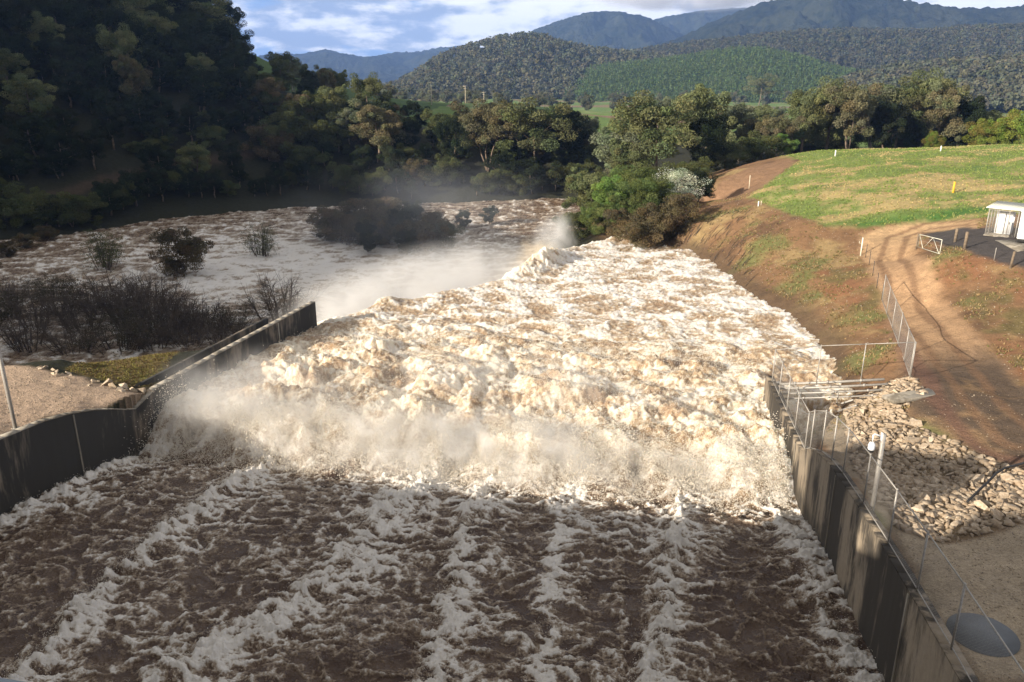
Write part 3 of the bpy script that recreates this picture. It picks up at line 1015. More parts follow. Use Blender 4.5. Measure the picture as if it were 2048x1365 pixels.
def build_walls():
    root = empty('spillway_wall', (*xy_of(30, 7), 0)); root_inv = root.location.copy()
    tag(root, 'stained concrete side wall standing beside the riprap and the camera pole', 'wall', None, 'thing')
    s = np.unique(np.concatenate([np.linspace(-4, 48.4, 60), R_S]))
    plan = np.array([xy_of(k, t_right(k)) for k in s]) - np.array(root_inv[:2])
    wall_strip('wall_face', plan, right_top(s), 0.45, -4.0, M_WALL, root, 1)
    m = MB()
    pc = np.array([xy_of(k, t_right(k) + 0.225) for k in s]) - np.array(root_inv[:2])
    for k in range(len(s) - 1):
        p = np.array([*((pc[k] + pc[k + 1]) / 2), (right_top(s[k]) + right_top(s[k + 1])) / 2 + 0.012])
        dv = np.array([*(pc[k + 1] - pc[k]), right_top(s[k + 1]) - right_top(s[k])])
        m.box(p, (np.linalg.norm(dv) / 2 + 0.004, 0.229, 0.02), dv)
    m.build('coping', M_WALL, root)
    for sj in (14.5, 22.5, 31.5, 39.0):
        c = xy_of(sj, t_right(sj) - 0.006) - np.array(root_inv[:2])
        MB().box((*c, right_top(sj) / 2 - 1.0), (0.05, 0.02, right_top(sj) / 2 + 0.9), (*SA, 0)).build('joint', M_CAP, root)
    root2 = empty('spillway_wall', (*xy_of(40, -29.5), 0)); ri = np.array(root2.location[:2])
    tag(root2, 'dark shaded concrete side wall curving down beside the gravel and grass', 'wall', None, 'thing')
    s = np.unique(np.concatenate([np.linspace(-4, 58.4, 70), L_S]))
    plan = np.array([xy_of(k, t_left(k)) for k in s]) - ri
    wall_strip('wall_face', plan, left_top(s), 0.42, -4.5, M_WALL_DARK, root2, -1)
    m = MB()
    pc = np.array([xy_of(k, t_left(k) - 0.21) for k in s]) - ri
    for k in range(len(s) - 1):
        p = np.array([*((pc[k] + pc[k + 1]) / 2), (left_top(s[k]) + left_top(s[k + 1])) / 2 + 0.03])
        dv = np.array([*(pc[k + 1] - pc[k]), left_top(s[k + 1]) - left_top(s[k])])
        m.box(p, (np.linalg.norm(dv) / 2 + 0.004, 0.214, 0.02), dv)
    m.build('coping', M_CAP, root2)
    s3 = np.linspace(38.6, 53.5, 20)
    plan = np.array([xy_of(k, t_left(k) - 1.35) for k in s3]) - ri
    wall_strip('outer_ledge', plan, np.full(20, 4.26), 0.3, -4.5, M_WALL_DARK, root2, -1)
    for sj in (32.6, 41.2, 52.6):
        c = xy_of(sj, t_left(sj) + 0.006) - ri
        MB().box((*c, left_top(sj) / 2 - 1.3), (0.05, 0.02, left_top(sj) / 2 + 1.25), (*SA, 0)).build('joint', M_CAP, root2)


build_walls()


def build_dam():
    root = empty('dam', (0, 0, 0), -AZ)         # its own x runs across the chute, y down the chute
    tag(root, 'grey concrete dam with its steel handrail at the lower edge of view', 'dam', None, 'thing')
    m = MB()
    m.box((-25, -4.6, 4), (33, 4.6, 15.1)).box((10, -4.6, 4), (1.95, 4.6, 15.1))
    m.build('dam_body', M_CAP, root)
    MB().box((-28.6, -2.2, 21.6), (4.3, 1.3, 2.9), bev=1.2).build('hump_shadow_caster', M_GREYPAINT, root)  # unseen block added to throw the rounded shadow on the riprap
    MB().box((-9, -7.5, 22.2), (17, 1.0, 2.25), bev=0.1).build('yard_shadow_caster', M_GREYPAINT, root)  # unseen block added behind the camera to shade the right gravel yard
    p = C0 + ray(40, 1408) * 0.95
    s, t = st_of(p[0], p[1])
    m = MB().tube([(-58, s, p[2]), (12, s, p[2])], 0.024, 10)
    m.build('handrail', M_GREYPAINT, root)
    for k in range(-56, 12, 3):
        if abs(k - t) > 1.2:
            MB().tube([(k, s, 19.0), (k, s, p[2])], 0.02, 6).build('handrail_post', M_GREYPAINT, root)


build_dam()


# ------------------------------------------------------------------ far hills
def hill(name, sky_pts, D, depth, base, mat, rough_amp, seed, na=420, nr=140, front=1.0, gully=0.0):
    azs, els = zip(*[azel(*p) for p in sky_pts])
    a = np.linspace(azs[0], azs[-1], na)
    el = np.interp(a, azs, els)
    k = np.hanning(7); k /= k.sum()
    el = np.convolve(np.pad(el, 3, mode='edge'), k, 'valid')
    u = np.linspace(-1, 0.8, nr)
    A, U = np.meshgrid(a, u)
    R = D + U * depth
    top = H + D * el[None, :]
    prof = np.where(U < 0, np.cos(np.clip(-U, 0, 1) * np.pi / 2) ** 1.25 * 0.6 + 0.4 * (1 + U), np.cos(U * np.pi / 2))
    x, y = R * np.sin(A), R * np.cos(A)
    z = base + (top - base) * prof
    g = fbm(x / (depth * 0.35), y / (depth * 0.5), 4, seed)
    z = z + gully * (np.abs(g) - 0.25) * (top - base) * np.sin(np.clip((U + 1), 0, 1) * np.pi) + rough_amp * fbm(x / 30.0, y / 30.0, 3, seed + 5)
    i = np.arange((nr - 1) * na).reshape(nr - 1, na)[:, :-1].ravel()
    Q = np.stack([i, i + 1, i + na + 1, i + na], 1)
    o = mesh_np(name, np.stack([x.ravel(), y.ravel(), z.ravel()], 1), Q, None, mat, None, True)
    tag(o, kind='structure')
    return x, y, z


M_FAR = forest_mat('far forest', (0.009, 0.014, 0.010), (0.034, 0.038, 0.022), 0.008, 0.045)
M_HILLSOIL = forest_mat('forest floor', (0.045, 0.047, 0.031), (0.072, 0.074, 0.046), 0.02, 0.1)
M_PLANT = forest_mat('young plantation', (0.040, 0.065, 0.026), (0.075, 0.105, 0.042), 0.012, 0.14)
hill('mountain', [(330, 145), (440, 132), (480, 126), (520, 112), (560, 108), (600, 110), (630, 104), (652, 99), (690, 110), (730, 115), (770, 112), (810, 108), (850, 104), (880, 96), (930, 93), (960, 95), (1010, 104), (1100, 120), (1200, 140)], 5600, 1700, -25, M_FAR, 14, 200, gully=0.9)
hill('mountain', [(900, 150), (980, 112), (1030, 84), (1070, 60), (1130, 38), (1180, 25), (1240, 23), (1290, 40), (1340, 62), (1420, 90), (1520, 120)], 4200, 1100, -20, M_FAR, 14, 210, gully=0.8)
hill('mountain', [(1180, 90), (1250, 60), (1320, 36), (1400, 22), (1500, 15), (1600, 0), (1800, -10)], 5000, 900, -20, M_FAR, 12, 215, gully=0.7)
hill('mountain', [(1240, 125), (1300, 97), (1360, 76), (1440, 38), (1520, 8), (1600, -12), (1690, -22), (1750, -16), (1810, 4), (1900, 16), (2000, 18), (2100, 5), (2250, -20)], 3000, 1000, -20, M_FAR, 12, 220, gully=0.8)
HX = {}
HX['mid'] = hill('hill', [(740, 192), (790, 180), (830, 158), (880, 125), (950, 100), (1000, 86), (1040, 80), (1080, 84), (1130, 98), (1200, 112), (1260, 118), (1320, 124), (1420, 140), (1500, 165)], 1500, 420, -12, M_HILLSOIL, 2, 230, gully=0.1)
HX['right'] = hill('hill', [(1230, 125), (1280, 112), (1330, 103), (1400, 95), (1500, 84), (1600, 74), (1700, 72), (1850, 74), (1920, 67), (2048, 63), (2200, 60), (2350, 60)], 1800, 560, -14, M_HILLSOIL, 2, 240, gully=0.12)
HX['rightlow'] = hill('hill', [(1640, 195), (1720, 170), (1800, 155), (1880, 148), (1960, 142), (2060, 136), (2200, 130), (2350, 130)], 1050, 260, -10, M_HILLSOIL, 1.5, 250, gully=0.08)
HX['green'] = hill('hill', [(1130, 165), (1180, 136), (1250, 128), (1300, 124), (1400, 110), (1470, 98), (1530, 99), (1600, 114), (1680, 138), (1750, 152), (1830, 168)], 1280, 300, -12, M_PLANT, 1.0, 260, gully=0.06)


# ------------------------------------------------------------------ vegetation
def leaf_cards(rng, centers, radii, counts, size, colors, squash=0.8, droop=0.3):
    """small diamond leaves scattered through clumps; returns verts, quads, colours"""
    C, Rr, K = [], [], []
    for c, r, n, k in zip(centers, radii, counts, colors):
        d = rng.normal(size=(n, 3)); d /= np.linalg.norm(d, axis=1)[:, None]
        rr = r * rng.uniform(0.35, 1.0, n) ** 0.5
        d[:, 2] *= squash
        C.append(c + d * rr[:, None])
        Rr.append(d)
        K.append(np.tile(k, (n, 1)) * rng.uniform(0.72, 1.25, (n, 1)))
    C, D, K = np.concatenate(C), np.concatenate(Rr), np.concatenate(K)
    n = len(C)
    nrm = D * 0.7 + rng.normal(size=(n, 3)) * 0.6 + np.array([0, 0, 0.25])
    nrm /= np.linalg.norm(nrm, axis=1)[:, None]
    a = np.cross(nrm, rng.normal(size=(n, 3)) + np.array([0, 0, -droop * 3]))
    a /= np.linalg.norm(a, axis=1)[:, None] + 1e-9
    b = np.cross(nrm, a)
    sz = size * rng.uniform(0.6, 1.35, (n, 1))
    V = np.stack([C + b * sz, C + a * sz * 0.5, C - b * sz, C - a * sz * 0.5], 1).reshape(-1, 3)
    Q = np.arange(n * 4).reshape(n, 4)
    return V, Q, np.repeat(K, 4, 0)


PROTO = {}


def make_tree(key, seed, h=10.0, width=0.32, base=0.25, n_limb=7, n_clump=60, leaves=85, size=0.30, clump=0.085, colour=(0.085, 0.095, 0.045),
              jitter=0.25, bark=None, lean=0.0, shape='dome', multi=1, trunk=0.022, gap=0.0, warmtip=None):
    """meshes of one kind of tree, h metres tall"""
    rng = np.random.RandomState(seed)
    wood = MB()
    W = width * h
    cen, rad = [], []
    for sidx in range(multi):
        ang = rng.uniform(0, 6.28)
        ln = lean if multi == 1 else 0.22
        top = np.array([math.cos(ang) * ln * h, math.sin(ang) * ln * h, h * (0.80 if multi == 1 else rng.uniform(.6, .85))])
        npt = 7
        tt = np.linspace(0, 1, npt)[:, None]
        pts = tt * top[None] + np.cumsum(rng.normal(size=(npt, 3)) * np.array([.012, .012, 0]) * h, 0) * (tt > 0)
        pts[0, 2] = -0.04 * h
        rr = np.linspace(trunk, trunk * 0.28, npt) * h / math.sqrt(multi)
        wood.tube(pts, rr, 7)
        for k in range(n_limb):
            u = base + (0.95 - base) * (k + rng.uniform(0.2, 0.8)) / n_limb
            p0 = np.array([np.interp(u, tt[:, 0], pts[:, i]) for i in range(3)])
            an = k * 2.4 + rng.uniform(-0.5, 0.5)
            up = rng.uniform(0.10, 0.24) * h
            if shape == 'cone':
                out = W * (1.15 - u) * rng.uniform(0.7, 1.0)
            elif shape == 'umbrella':
                out = W * (0.35 + 0.65 * u) * rng.uniform(0.7, 1.05)
            else:
                out = W * math.sqrt(max(0.08, 1 - ((u - 0.5) / 0.58) ** 2)) * rng.uniform(0.65, 1.0)
            p2 = p0 + np.array([math.cos(an) * out, math.sin(an) * out, up])
            p1 = (p0 + p2) / 2 + np.array([0, 0, -0.03 * h]) + rng.normal(size=3) * 0.015 * h
            r0 = trunk * h * 0.42 * (1.1 - u) / math.sqrt(multi)
            wood.tube([p0, p1, p2], [r0, r0 * 0.6, r0 * 0.25], 5)
            m = max(2, int(n_clump / n_limb / multi))
            for j in range(m):
                v = rng.uniform(0.35, 1.08)
                q = p0 + (p2 - p0) * v + rng.normal(size=3) * np.array([.065, .065, .055]) * h
                if q[2] < base * h * 0.8:
                    q[2] = base * h * 0.8 + rng.uniform(0, .05) * h
                if rng.uniform() < gap:
                    continue
                cen.append(q); rad.append(clump * h * rng.uniform(0.6, 1.35))
                if j % 3 == 0:
                    wood.tube([p1, (p1 + q) / 2 + rng.normal(size=3) * 0.01 * h, q], [r0 * 0.35, r0 * 0.25, r0 * 0.1], 4, False)
        for j in range(max(3, n_clump // 8)):
            q = top + rng.normal(size=3) * np.array([.09, .09, .05]) * h
            cen.append(q); rad.append(clump * h * rng.uniform(0.7, 1.2))
    cen = np.array(cen)
    cols = []
    for q in cen:
        c = np.array(colour) * (1 + rng.uniform(-jitter, jitter)) * np.array([1 + rng.uniform(-.12, .16), 1, 1 + rng.uniform(-.15, .1)])
        if warmtip is not None and rng.uniform() < 0.35:
            c = lerp(c, np.array(warmtip), 0.7)
        cols.append(c)
    V, Q, K = leaf_cards(rng, cen, rad, [int(leaves * 4.6)] * len(cen), size * 0.37, cols)
    zmax = V[:, 2].max()
    sc_ = h / zmax
    crown = mesh_np('crown', V * sc_, Q, None, M_LEAF, K, False, link=False)
    tr = wood.build('trunk', bark or M_BARK, link=False)
    tr.data.transform(Matrix.Scale(sc_, 4))
    PROTO[key] = (tr, crown, h)


def make_twigs(key, seed, h=4.0, stems=16, spread=0.55, twigs=10, leaves=0, colour=(0.06, 0.07, 0.03), size=0.12):
    rng = np.random.RandomState(seed)
    st_, tw = MB(), MB()
    tips = []
    for k in range(stems):
        an = rng.uniform(0, 6.28); o = h * spread * math.sqrt(rng.uniform(0.02, 1))
        b = np.array([math.cos(an) * o * 0.35, math.sin(an) * o * 0.35, -0.15 * h])
        t = np.array([math.cos(an) * o, math.sin(an) * o, h * rng.uniform(0.65, 1.0) * (1 - 0.35 * (o / (h * spread)) ** 2)])
        m = (b + t) / 2 + rng.normal(size=3) * 0.05 * h
        st_.tube([b, m, t], [0.012 * h, 0.009 * h, 0.004 * h], 4, False)
        for j in range(twigs):
            u = rng.uniform(0.3, 1.0)
            p = lerp(b, m, u * 2) if u < .5 else lerp(m, t, u * 2 - 1)
            d = rng.normal(size=3) * np.array([1, 1, .6]) + np.array([0, 0, .9]) + np.array([math.cos(an), math.sin(an), 0]) * .5
            d *= rng.uniform(0.12, 0.26) * h / np.linalg.norm(d)
            q = p + d
            tw.tube([p, p + d * .5 + rng.normal(size=3) * .02 * h, q], [0.0045 * h, 0.003 * h, 0.0018 * h], 3, False)
            tips.append(q)
            for i in range(2):
                d2 = d * .6 + rng.normal(size=3) * .09 * h
                tw.tube([p + d * .55, p + d * .55 + d2], [0.003 * h, 0.0015 * h], 3, False)
                tips.append(p + d * .55 + d2)
    a = st_.build('stems', M_TWIG, link=False)
    if leaves:
        tips = np.array(tips)
        V, Q, K = leaf_cards(rng, tips, [0.06 * h] * len(tips), [leaves] * len(tips), size, [np.array(colour) * rng.uniform(.7, 1.3) for _ in tips])
        b = mesh_np('foliage', V, Q, None, M_LEAF, K, False, link=False)
        v0 = np.concatenate(tw.v)
    else:
        b = tw.build('twigs', M_TWIG, link=False)
    PROTO[key] = (a, b, h)


def plant(key, name, x, y, height, rz, label, cat, group=None, wide=1.0, z=None):
    a, b, h = PROTO[key]
    g = tz(x, y) if z is None else z
    root = empty(name, (x, y, g), rz)
    k = height / h
    root.scale = (k * wide, k * wide, k)
    for o in (a, b):
        c = o.copy()
        COL.objects.link(c)
        c.parent = root
    return tag(root, label, cat, group)


OLIVE, GREY, DARK = (0.108, 0.124, 0.058), (0.120, 0.135, 0.084), (0.024, 0.033, 0.018)  # DARK leaf tone lowered to deepen the shade on the left hillside
make_tree('gum_a', 1, width=0.34, n_limb=8, n_clump=70, colour=OLIVE)
make_tree('gum_b', 2, width=0.27, base=0.35, n_limb=7, n_clump=52, colour=GREY, bark=M_PALEBARK, gap=0.12)
make_tree('gum_c', 3, width=0.40, base=0.18, n_limb=9, n_clump=84, colour=OLIVE, clump=0.095)
make_tree('gum_tall', 4, width=0.24, base=0.42, n_limb=7, n_clump=50, leaves=70, colour=OLIVE, bark=M_BARK, gap=0.2, lean=0.05, trunk=0.012)
make_tree('gum_brown', 5, width=0.34, base=0.3, n_limb=8, n_clump=66, colour=(0.118, 0.120, 0.068), warmtip=(0.130, 0.104, 0.056))
make_tree('gum_multi', 6, width=0.24, base=0.40, n_limb=6, n_clump=75, colour=(0.122, 0.115, 0.066), multi=3, trunk=0.02)
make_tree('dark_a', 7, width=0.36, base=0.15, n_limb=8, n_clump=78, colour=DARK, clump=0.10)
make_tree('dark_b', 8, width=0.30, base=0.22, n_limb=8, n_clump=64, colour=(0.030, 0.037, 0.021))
make_tree('bush_a', 9, width=0.55, base=0.08, n_limb=8, n_clump=60, leaves=80, size=0.42, clump=0.15, colour=(0.070, 0.082, 0.034), multi=3, trunk=0.012)
make_tree('bush_b', 10, width=0.60, base=0.05, n_limb=8, n_clump=60, leaves=80, size=0.42, clump=0.16, colour=(0.090, 0.074, 0.042), multi=3, trunk=0.012)
make_tree('willow', 11, width=0.42, base=0.10, n_limb=8, n_clump=66, leaves=110, size=0.34, clump=0.11, colour=(0.120, 0.185, 0.050), multi=4, trunk=0.010)
make_tree('green_bush', 12, width=0.52, base=0.05, n_limb=9, n_clump=80, leaves=100, size=0.34, clump=0.12, colour=(0.100, 0.130, 0.045), multi=4, trunk=0.012)
make_tree('lime_bush', 13, width=0.55, base=0.06, n_limb=9, n_clump=72, leaves=90, size=0.40, clump=0.12, colour=(0.12, 0.155, 0.032), multi=3, trunk=0.012, warmtip=(0.15, 0.11, 0.035))
make_tree('blossom', 14, width=0.50, base=0.15, n_limb=8, n_clump=64, leaves=26, size=0.30, clump=0.15, colour=(0.50, 0.54, 0.44), multi=3, trunk=0.012, jitter=0.25, warmtip=(0.10, 0.14, 0.05))
make_tree('valley', 15, width=0.36, base=0.25, n_limb=6, n_clump=36, leaves=55, size=0.55, clump=0.11, colour=(0.105, 0.112, 0.075))
make_twigs('bare_a', 20, stems=22, twigs=16)
make_twigs('bare_b', 21, stems=26, twigs=18, spread=0.8)
make_twigs('flood_green', 22, stems=22, twigs=10, leaves=9, colour=(0.075, 0.085, 0.036), size=0.06, spread=0.5)
make_twigs('flood_brown', 23, stems=26, twigs=12, leaves=8, colour=(0.045, 0.042, 0.026), size=0.06, spread=0.85)


def x_at(px, y):
    z = 0.0
    for _ in range(3):
        dep = y * math.cos(PITCH) - (z - H) * math.sin(PITCH)
        x = (px - CX) / F * dep
        z = tz(x, y)
    return x, z


def z_top(px, py, y):
    return at_y(px, py, y)[2]


RND = random.Random(5)


def put(key, px, y, top_py, label, cat, name='tree', wide=1.0, group=None, rz=None):
    x, z = x_at(px, y)
    h = max(1.2, z_top(px, top_py, y) - z)
    return plant(key, name, x, y, h, RND.uniform(0, 6.28) if rz is None else rz, label, cat, group, wide, z)


# --- trees one can point to
T = [
    ('dark_b', 618, 222, 133, 'dark eucalypt with a thin rusty top beside the green slope', 1.0),
    ('gum_brown', 655, 224, 128, 'rusty brown topped eucalypt rising above the dark riverside trees', 0.8),
    ('gum_a', 668, 200, 168, 'olive domed eucalypt just right of the rusty topped tree', 1.15),
    ('gum_c', 738, 208, 142, 'large sunlit olive eucalypt tallest of the left riverside group', 1.0),
    ('gum_brown', 757, 184, 196, 'tan leaved eucalypt with a bare lower trunk over the dark bank', 1.25),
    ('gum_b', 700, 192, 215, 'grey green eucalypt filling the gap left of the tan leaved tree', 1.1),
    ('dark_a', 905, 184, 228, 'dark broad eucalypt below the green paddock and power pole', 1.0),
    ('gum_multi', 975, 182, 196, 'forked eucalypt with leaning pale trunks at the dark river bank', 1.1),
    ('dark_b', 1020, 188, 205, 'dark rounded eucalypt between the forked and the sparse tall tree', 1.1),
    ('gum_tall', 1072, 180, 192, 'sparse tall eucalypt with a straight pale trunk on the far bank', 1.35),
    ('dark_a', 1128, 186, 204, 'dark eucalypt right of the straight pale trunked tree', 1.0),
    ('gum_b', 1178, 192, 232, 'thin grey eucalypt before the bright green paddock', 1.0),
    ('gum_b', 1236, 150, 252, 'low grey olive tree overhanging the right river bend', 1.15),
    ('gum_a', 1258, 138, 276, 'rounded olive tree in front at the right river bend', 0.95),
    ('gum_tall', 1318, 138, 178, 'tall airy eucalypt with a brown peeling trunk above the white blossom', 1.25),
    ('gum_tall', 1282, 150, 212, 'grey crowned eucalypt behind the tall forked one', 1.1),
    ('gum_a', 1392, 160, 166, 'olive eucalypt with a high crown behind the dark low crowned tree', 1.0),
    ('dark_a', 1410, 138, 222, 'black green low crowned tree beside the bare dirt path', 1.0),
    ('gum_b', 1475, 170, 206, 'grey eucalypt behind the scrub at the head of the dirt path', 1.2),
    ('gum_multi', 1548, 160, 226, 'brown many trunked eucalypt at the near corner of the grassy mound', 1.1),
    ('gum_a', 1606, 166, 172, 'olive eucalypt left in the grove behind the mound', 0.9),
    ('gum_c', 1650, 170, 150, 'broad olive eucalypt with a gap of bright grass under it', 0.95),
    ('gum_multi', 1692, 166, 160, 'brown trunked eucalypt in the middle of the grove behind the mound', 1.0),
    ('gum_b', 1735, 172, 168, 'grey leaved eucalypt in the middle of the grove behind the mound', 1.2),
    ('dark_b', 1762, 166, 190, 'dark eucalypt with a dense group of black trunks in the grove', 1.0),
    ('gum_tall', 1788, 172, 152, 'bare limbed eucalypt with pale dead branches in the grove', 1.2),
    ('gum_c', 1842, 176, 133, 'tallest broad brown olive eucalypt of the grove behind the mound', 0.95),
    ('gum_brown', 1868, 170, 160, 'rusty leaved eucalypt under the tallest tree of the grove', 0.9),
    ('dark_a', 1915, 172, 186, 'dark eucalypt at the right end of the grove', 0.95),
    ('gum_a', 1950, 176, 215, 'low olive tree between the grove and the yellow green bushes', 1.2),
]
for i, (k, px, y, tp, lb, wd) in enumerate(T):
    put(k, px, y, tp, lb, 'tree', 'eucalyptus_tree', wd)

B = [
    ('lime_bush', 1975, 160, 232, 'yellow green bush left of two at the far edge of the field', 1.1),
    ('lime_bush', 2032, 158, 212, 'large yellow green bush at the far right edge of the field', 1.1),
    ('lime_bush', 1864, 158, 262, 'small bright bush under the grove at the field edge', 0.9),
    ('willow', 1568, 152, 266, 'small bright green bush at the corner of the grassy mound', 1.2),
    ('bush_a', 1508, 150, 262, 'olive scrub bush beside the head of the dirt path', 1.5),
    ('bush_a', 1450, 146, 280, 'olive scrub bush between the dark tree and the dirt path', 1.3),
    ('willow', 1222, 108, 346, 'bright green willow bush leaning over the spillway water', 1.05),
    ('green_bush', 1290, 103, 352, 'mid green rounded bush between the willow and the white blossom', 1.25),
    ('blossom', 1360, 106, 336, 'white blossoming bush above the bank of brown earth', 1.2),
    ('dark_a', 1395, 109, 336, 'dark green bush behind the white blossom', 1.2),
    ('bush_b', 1335, 98, 384, 'rusty brown bush in front of the white blossom', 1.1),
    ('bush_b', 1238, 100, 418, 'brown scrub bush at the foot of the bright green willow', 1.1),
    ('green_bush', 1200, 103, 402, 'dull green scrub bush left of the bright green willow', 1.0),
    ('gum_a', 1176, 118, 336, 'small round olive tree on the river bank left of the willow', 1.1),
    ('bush_a', 1160, 108, 412, 'dark green bush low on the bank beside the spray plume', 1.2),
    ('bush_a', 1322, 122, 318, 'olive bush under the tall airy eucalypt behind the white blossom', 1.4),
    ('bush_a', 1375, 126, 312, 'olive bush between the tall airy eucalypt and the black green tree', 1.4),
    ('green_bush', 1268, 116, 330, 'dull green bush between the round olive tree and the tall airy eucalypt', 1.3),
    ('bush_b', 1280, 96, 420, 'brown green bush low above the flood debris', 1.2),
]
for k, px, y, tp, lb, wd in B:
    put(k, px, y, tp, lb, 'bush' if 'tree' not in lb else 'tree', 'bush' if 'tree' not in lb else 'tree', wd)

# --- shrubs standing in the flood
S = [
    ('flood_green', 213, 108, 462, 'green topped shrub standing alone in the flooded river', 1.0),
    ('bush_b', 362, 104, 456, 'round dark shrub half under the flood right of the green topped one', 1.0),
    ('flood_green', 523, 116, 449, 'small upright green shrub in the white river', 0.9),
    ('bare_a', 568, 80, 545, 'leafless twiggy shrub beside the end of the dark wall', 1.0),
]
for k, px, y, tp, lb, wd in S:
    x, z = x_at(px, y)
    z = -3.6
    dep = y * math.cos(PITCH) - (z - H) * math.sin(PITCH)
    x = (px - CX) / F * dep
    plant(k, 'shrub', x, y, z_top(px, tp, y) - z, RND.uniform(0, 6), lb, 'shrub', None, wd, z)


def scatter_shrubs(keys, items, label, group, name='shrub', cat='shrub'):
    for px, y, tp in items:
        z = -3.6
        dep = y * math.cos(PITCH) - (z - H) * math.sin(PITCH)
        x = (px - CX) / F * dep
        plant(RND.choice(keys), name, x, y, max(1.5, z_top(px, tp, y) - z), RND.uniform(0, 6), label, cat, group, RND.uniform(0.95, 1.25), z)


scatter_shrubs(['flood_brown', 'bare_b', 'bare_b', 'bare_a'],
               [(20, 84, 572), (70, 80, 578), (120, 86, 560), (170, 80, 570), (215, 86, 545), (262, 82, 548), (300, 80, 560), (340, 78, 575), (385, 80, 588), (30, 92, 550), (105, 93, 545),
                (425, 79, 600), (470, 79, 606), (300, 88, 545), (150, 73, 630), (240, 73, 625), (310, 74, 622), (375, 75, 632), (60, 74, 622), (-40, 80, 575), (440, 76, 632)],
               'dark brown leafless shrub in the flooded thicket left of the wall', 'shrubs of the flooded thicket left of the wall')
scatter_shrubs(['bush_b', 'dark_a', 'bush_a'],
               [(670, 128, 410), (715, 126, 398), (760, 124, 405), (805, 122, 412), (850, 120, 420), (830, 128, 400), (700, 132, 415), (770, 130, 395), (885, 124, 432), (735, 118, 440), (815, 116, 455), (660, 134, 425), (930, 138, 418), (980, 142, 410)],
               'dark bush of the misty flooded clump in mid river', 'dark bushes of the flooded clump in mid river')

for px, y, tp in ((-60, 112, 500), (-20, 108, 505), (20, 116, 480), (60, 122, 470), (-30, 124, 462), (95, 128, 464)):
    x, z = x_at(px, y)
    plant(RND.choice(['dark_a', 'bush_b']), 'bush', x, y, max(2.5, z_top(px, tp, y) + 3.6), RND.uniform(0, 6), 'dark bush at the flooded left edge of the river', 'bush', 'bushes at the flooded left edge', 1.3, -3.6)

# --- dark scrub along the far bank
it = []
for px in range(-60, 1180, 26):
    py = np.interp(px, [-60, 0, 150, 300, 450, 620, 800, 1000, 1180], [486, 480, 468, 440, 425, 413, 408, 401, 394])
    p = at_z(px, py, -3.4)
    y = p[1] + RND.uniform(2, 8)
    x = p[0] * y / p[1]
    plant(RND.choice(['bush_a', 'dark_b', 'dark_a', 'bush_a']), 'bush', x, y, RND.uniform(3.5, 7.0), RND.uniform(0, 6),
          'dark scrub bush in the row along the shaded far bank', 'bush', 'scrub bushes along the shaded far bank', RND.uniform(1, 1.4))
for k in range(84):
    px = RND.uniform(520, 1190)
    y = RND.uniform(174, 212)
    x, z = x_at(px, y)
    plant(RND.choice(['dark_a', 'bush_b', 'bush_a', 'bush_a', 'dark_b']), 'bush', x, y, RND.uniform(4, 8.5), RND.uniform(0, 6),
          'dark understorey tree behind the shaded far bank', 'tree', 'understorey trees behind the far bank', RND.uniform(1, 1.3))

for k in range(26):
    px = RND.uniform(1480, 1990)
    y = RND.uniform(178, 190)
    x, z = x_at(px, y)
    plant(RND.choice(['dark_a', 'bush_a', 'bush_b']), 'bush', x, y, RND.uniform(6, 9.5), RND.uniform(0, 6),
          'dark understorey bush behind the trunks of the grove', 'bush', 'understorey bushes of the grove', RND.uniform(1, 1.3))
for k in range(105):
    for _ in range(30):
        y = RND.uniform(135, 235); px = RND.uniform(-120, 580)
        x = (px - CX) / F * (y * math.cos(PITCH) + 5)
        z = tz(x, y)
        if z > 0.5 and abs(float(seg_sd(np.array([x]), np.array([y]), P_HILLPATH)[0])) > 2.2:
            break
    plant(RND.choice(['bush_a', 'dark_a', 'dark_b', 'dark_a']), 'bush', x, y, RND.uniform(2.5, 5.5), RND.uniform(0, 6),
          'dark scrub bush under the trees of the left hillside', 'bush', 'scrub of the shaded left hillside', RND.uniform(1.1, 1.6), z)

# --- wooded hillside on the left
pts = []
tries = 0
while len(pts) < 262 and tries < 20000:
    tries += 1
    y = RND.uniform(128, 335)
    px = RND.uniform(-260, 500) if y < 240 else RND.uniform(-200, 470)
    dep = y * math.cos(PITCH) + 5
    x = (px - CX) / F * dep
    z = tz(x, y)
    if z < 1.5:
        continue
    if abs(float(seg_sd(np.array([x]), np.array([y]), P_HILLPATH)[0])) < 3.5:
        continue
    sep = 5.6 + (y - 128) * 0.020
    if any((x - a) ** 2 + (y - b) ** 2 < sep * sep for a, b, _ in pts):
        continue
    pts.append((x, y, z))
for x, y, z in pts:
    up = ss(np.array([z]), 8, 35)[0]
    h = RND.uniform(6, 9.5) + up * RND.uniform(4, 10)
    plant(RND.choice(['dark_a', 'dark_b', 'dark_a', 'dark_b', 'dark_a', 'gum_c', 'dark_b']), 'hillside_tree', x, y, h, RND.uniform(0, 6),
          'shaded eucalypt in the dark wood covering the left hillside', 'tree', 'trees of the shaded left hillside', RND.uniform(1.0, 1.3), z)
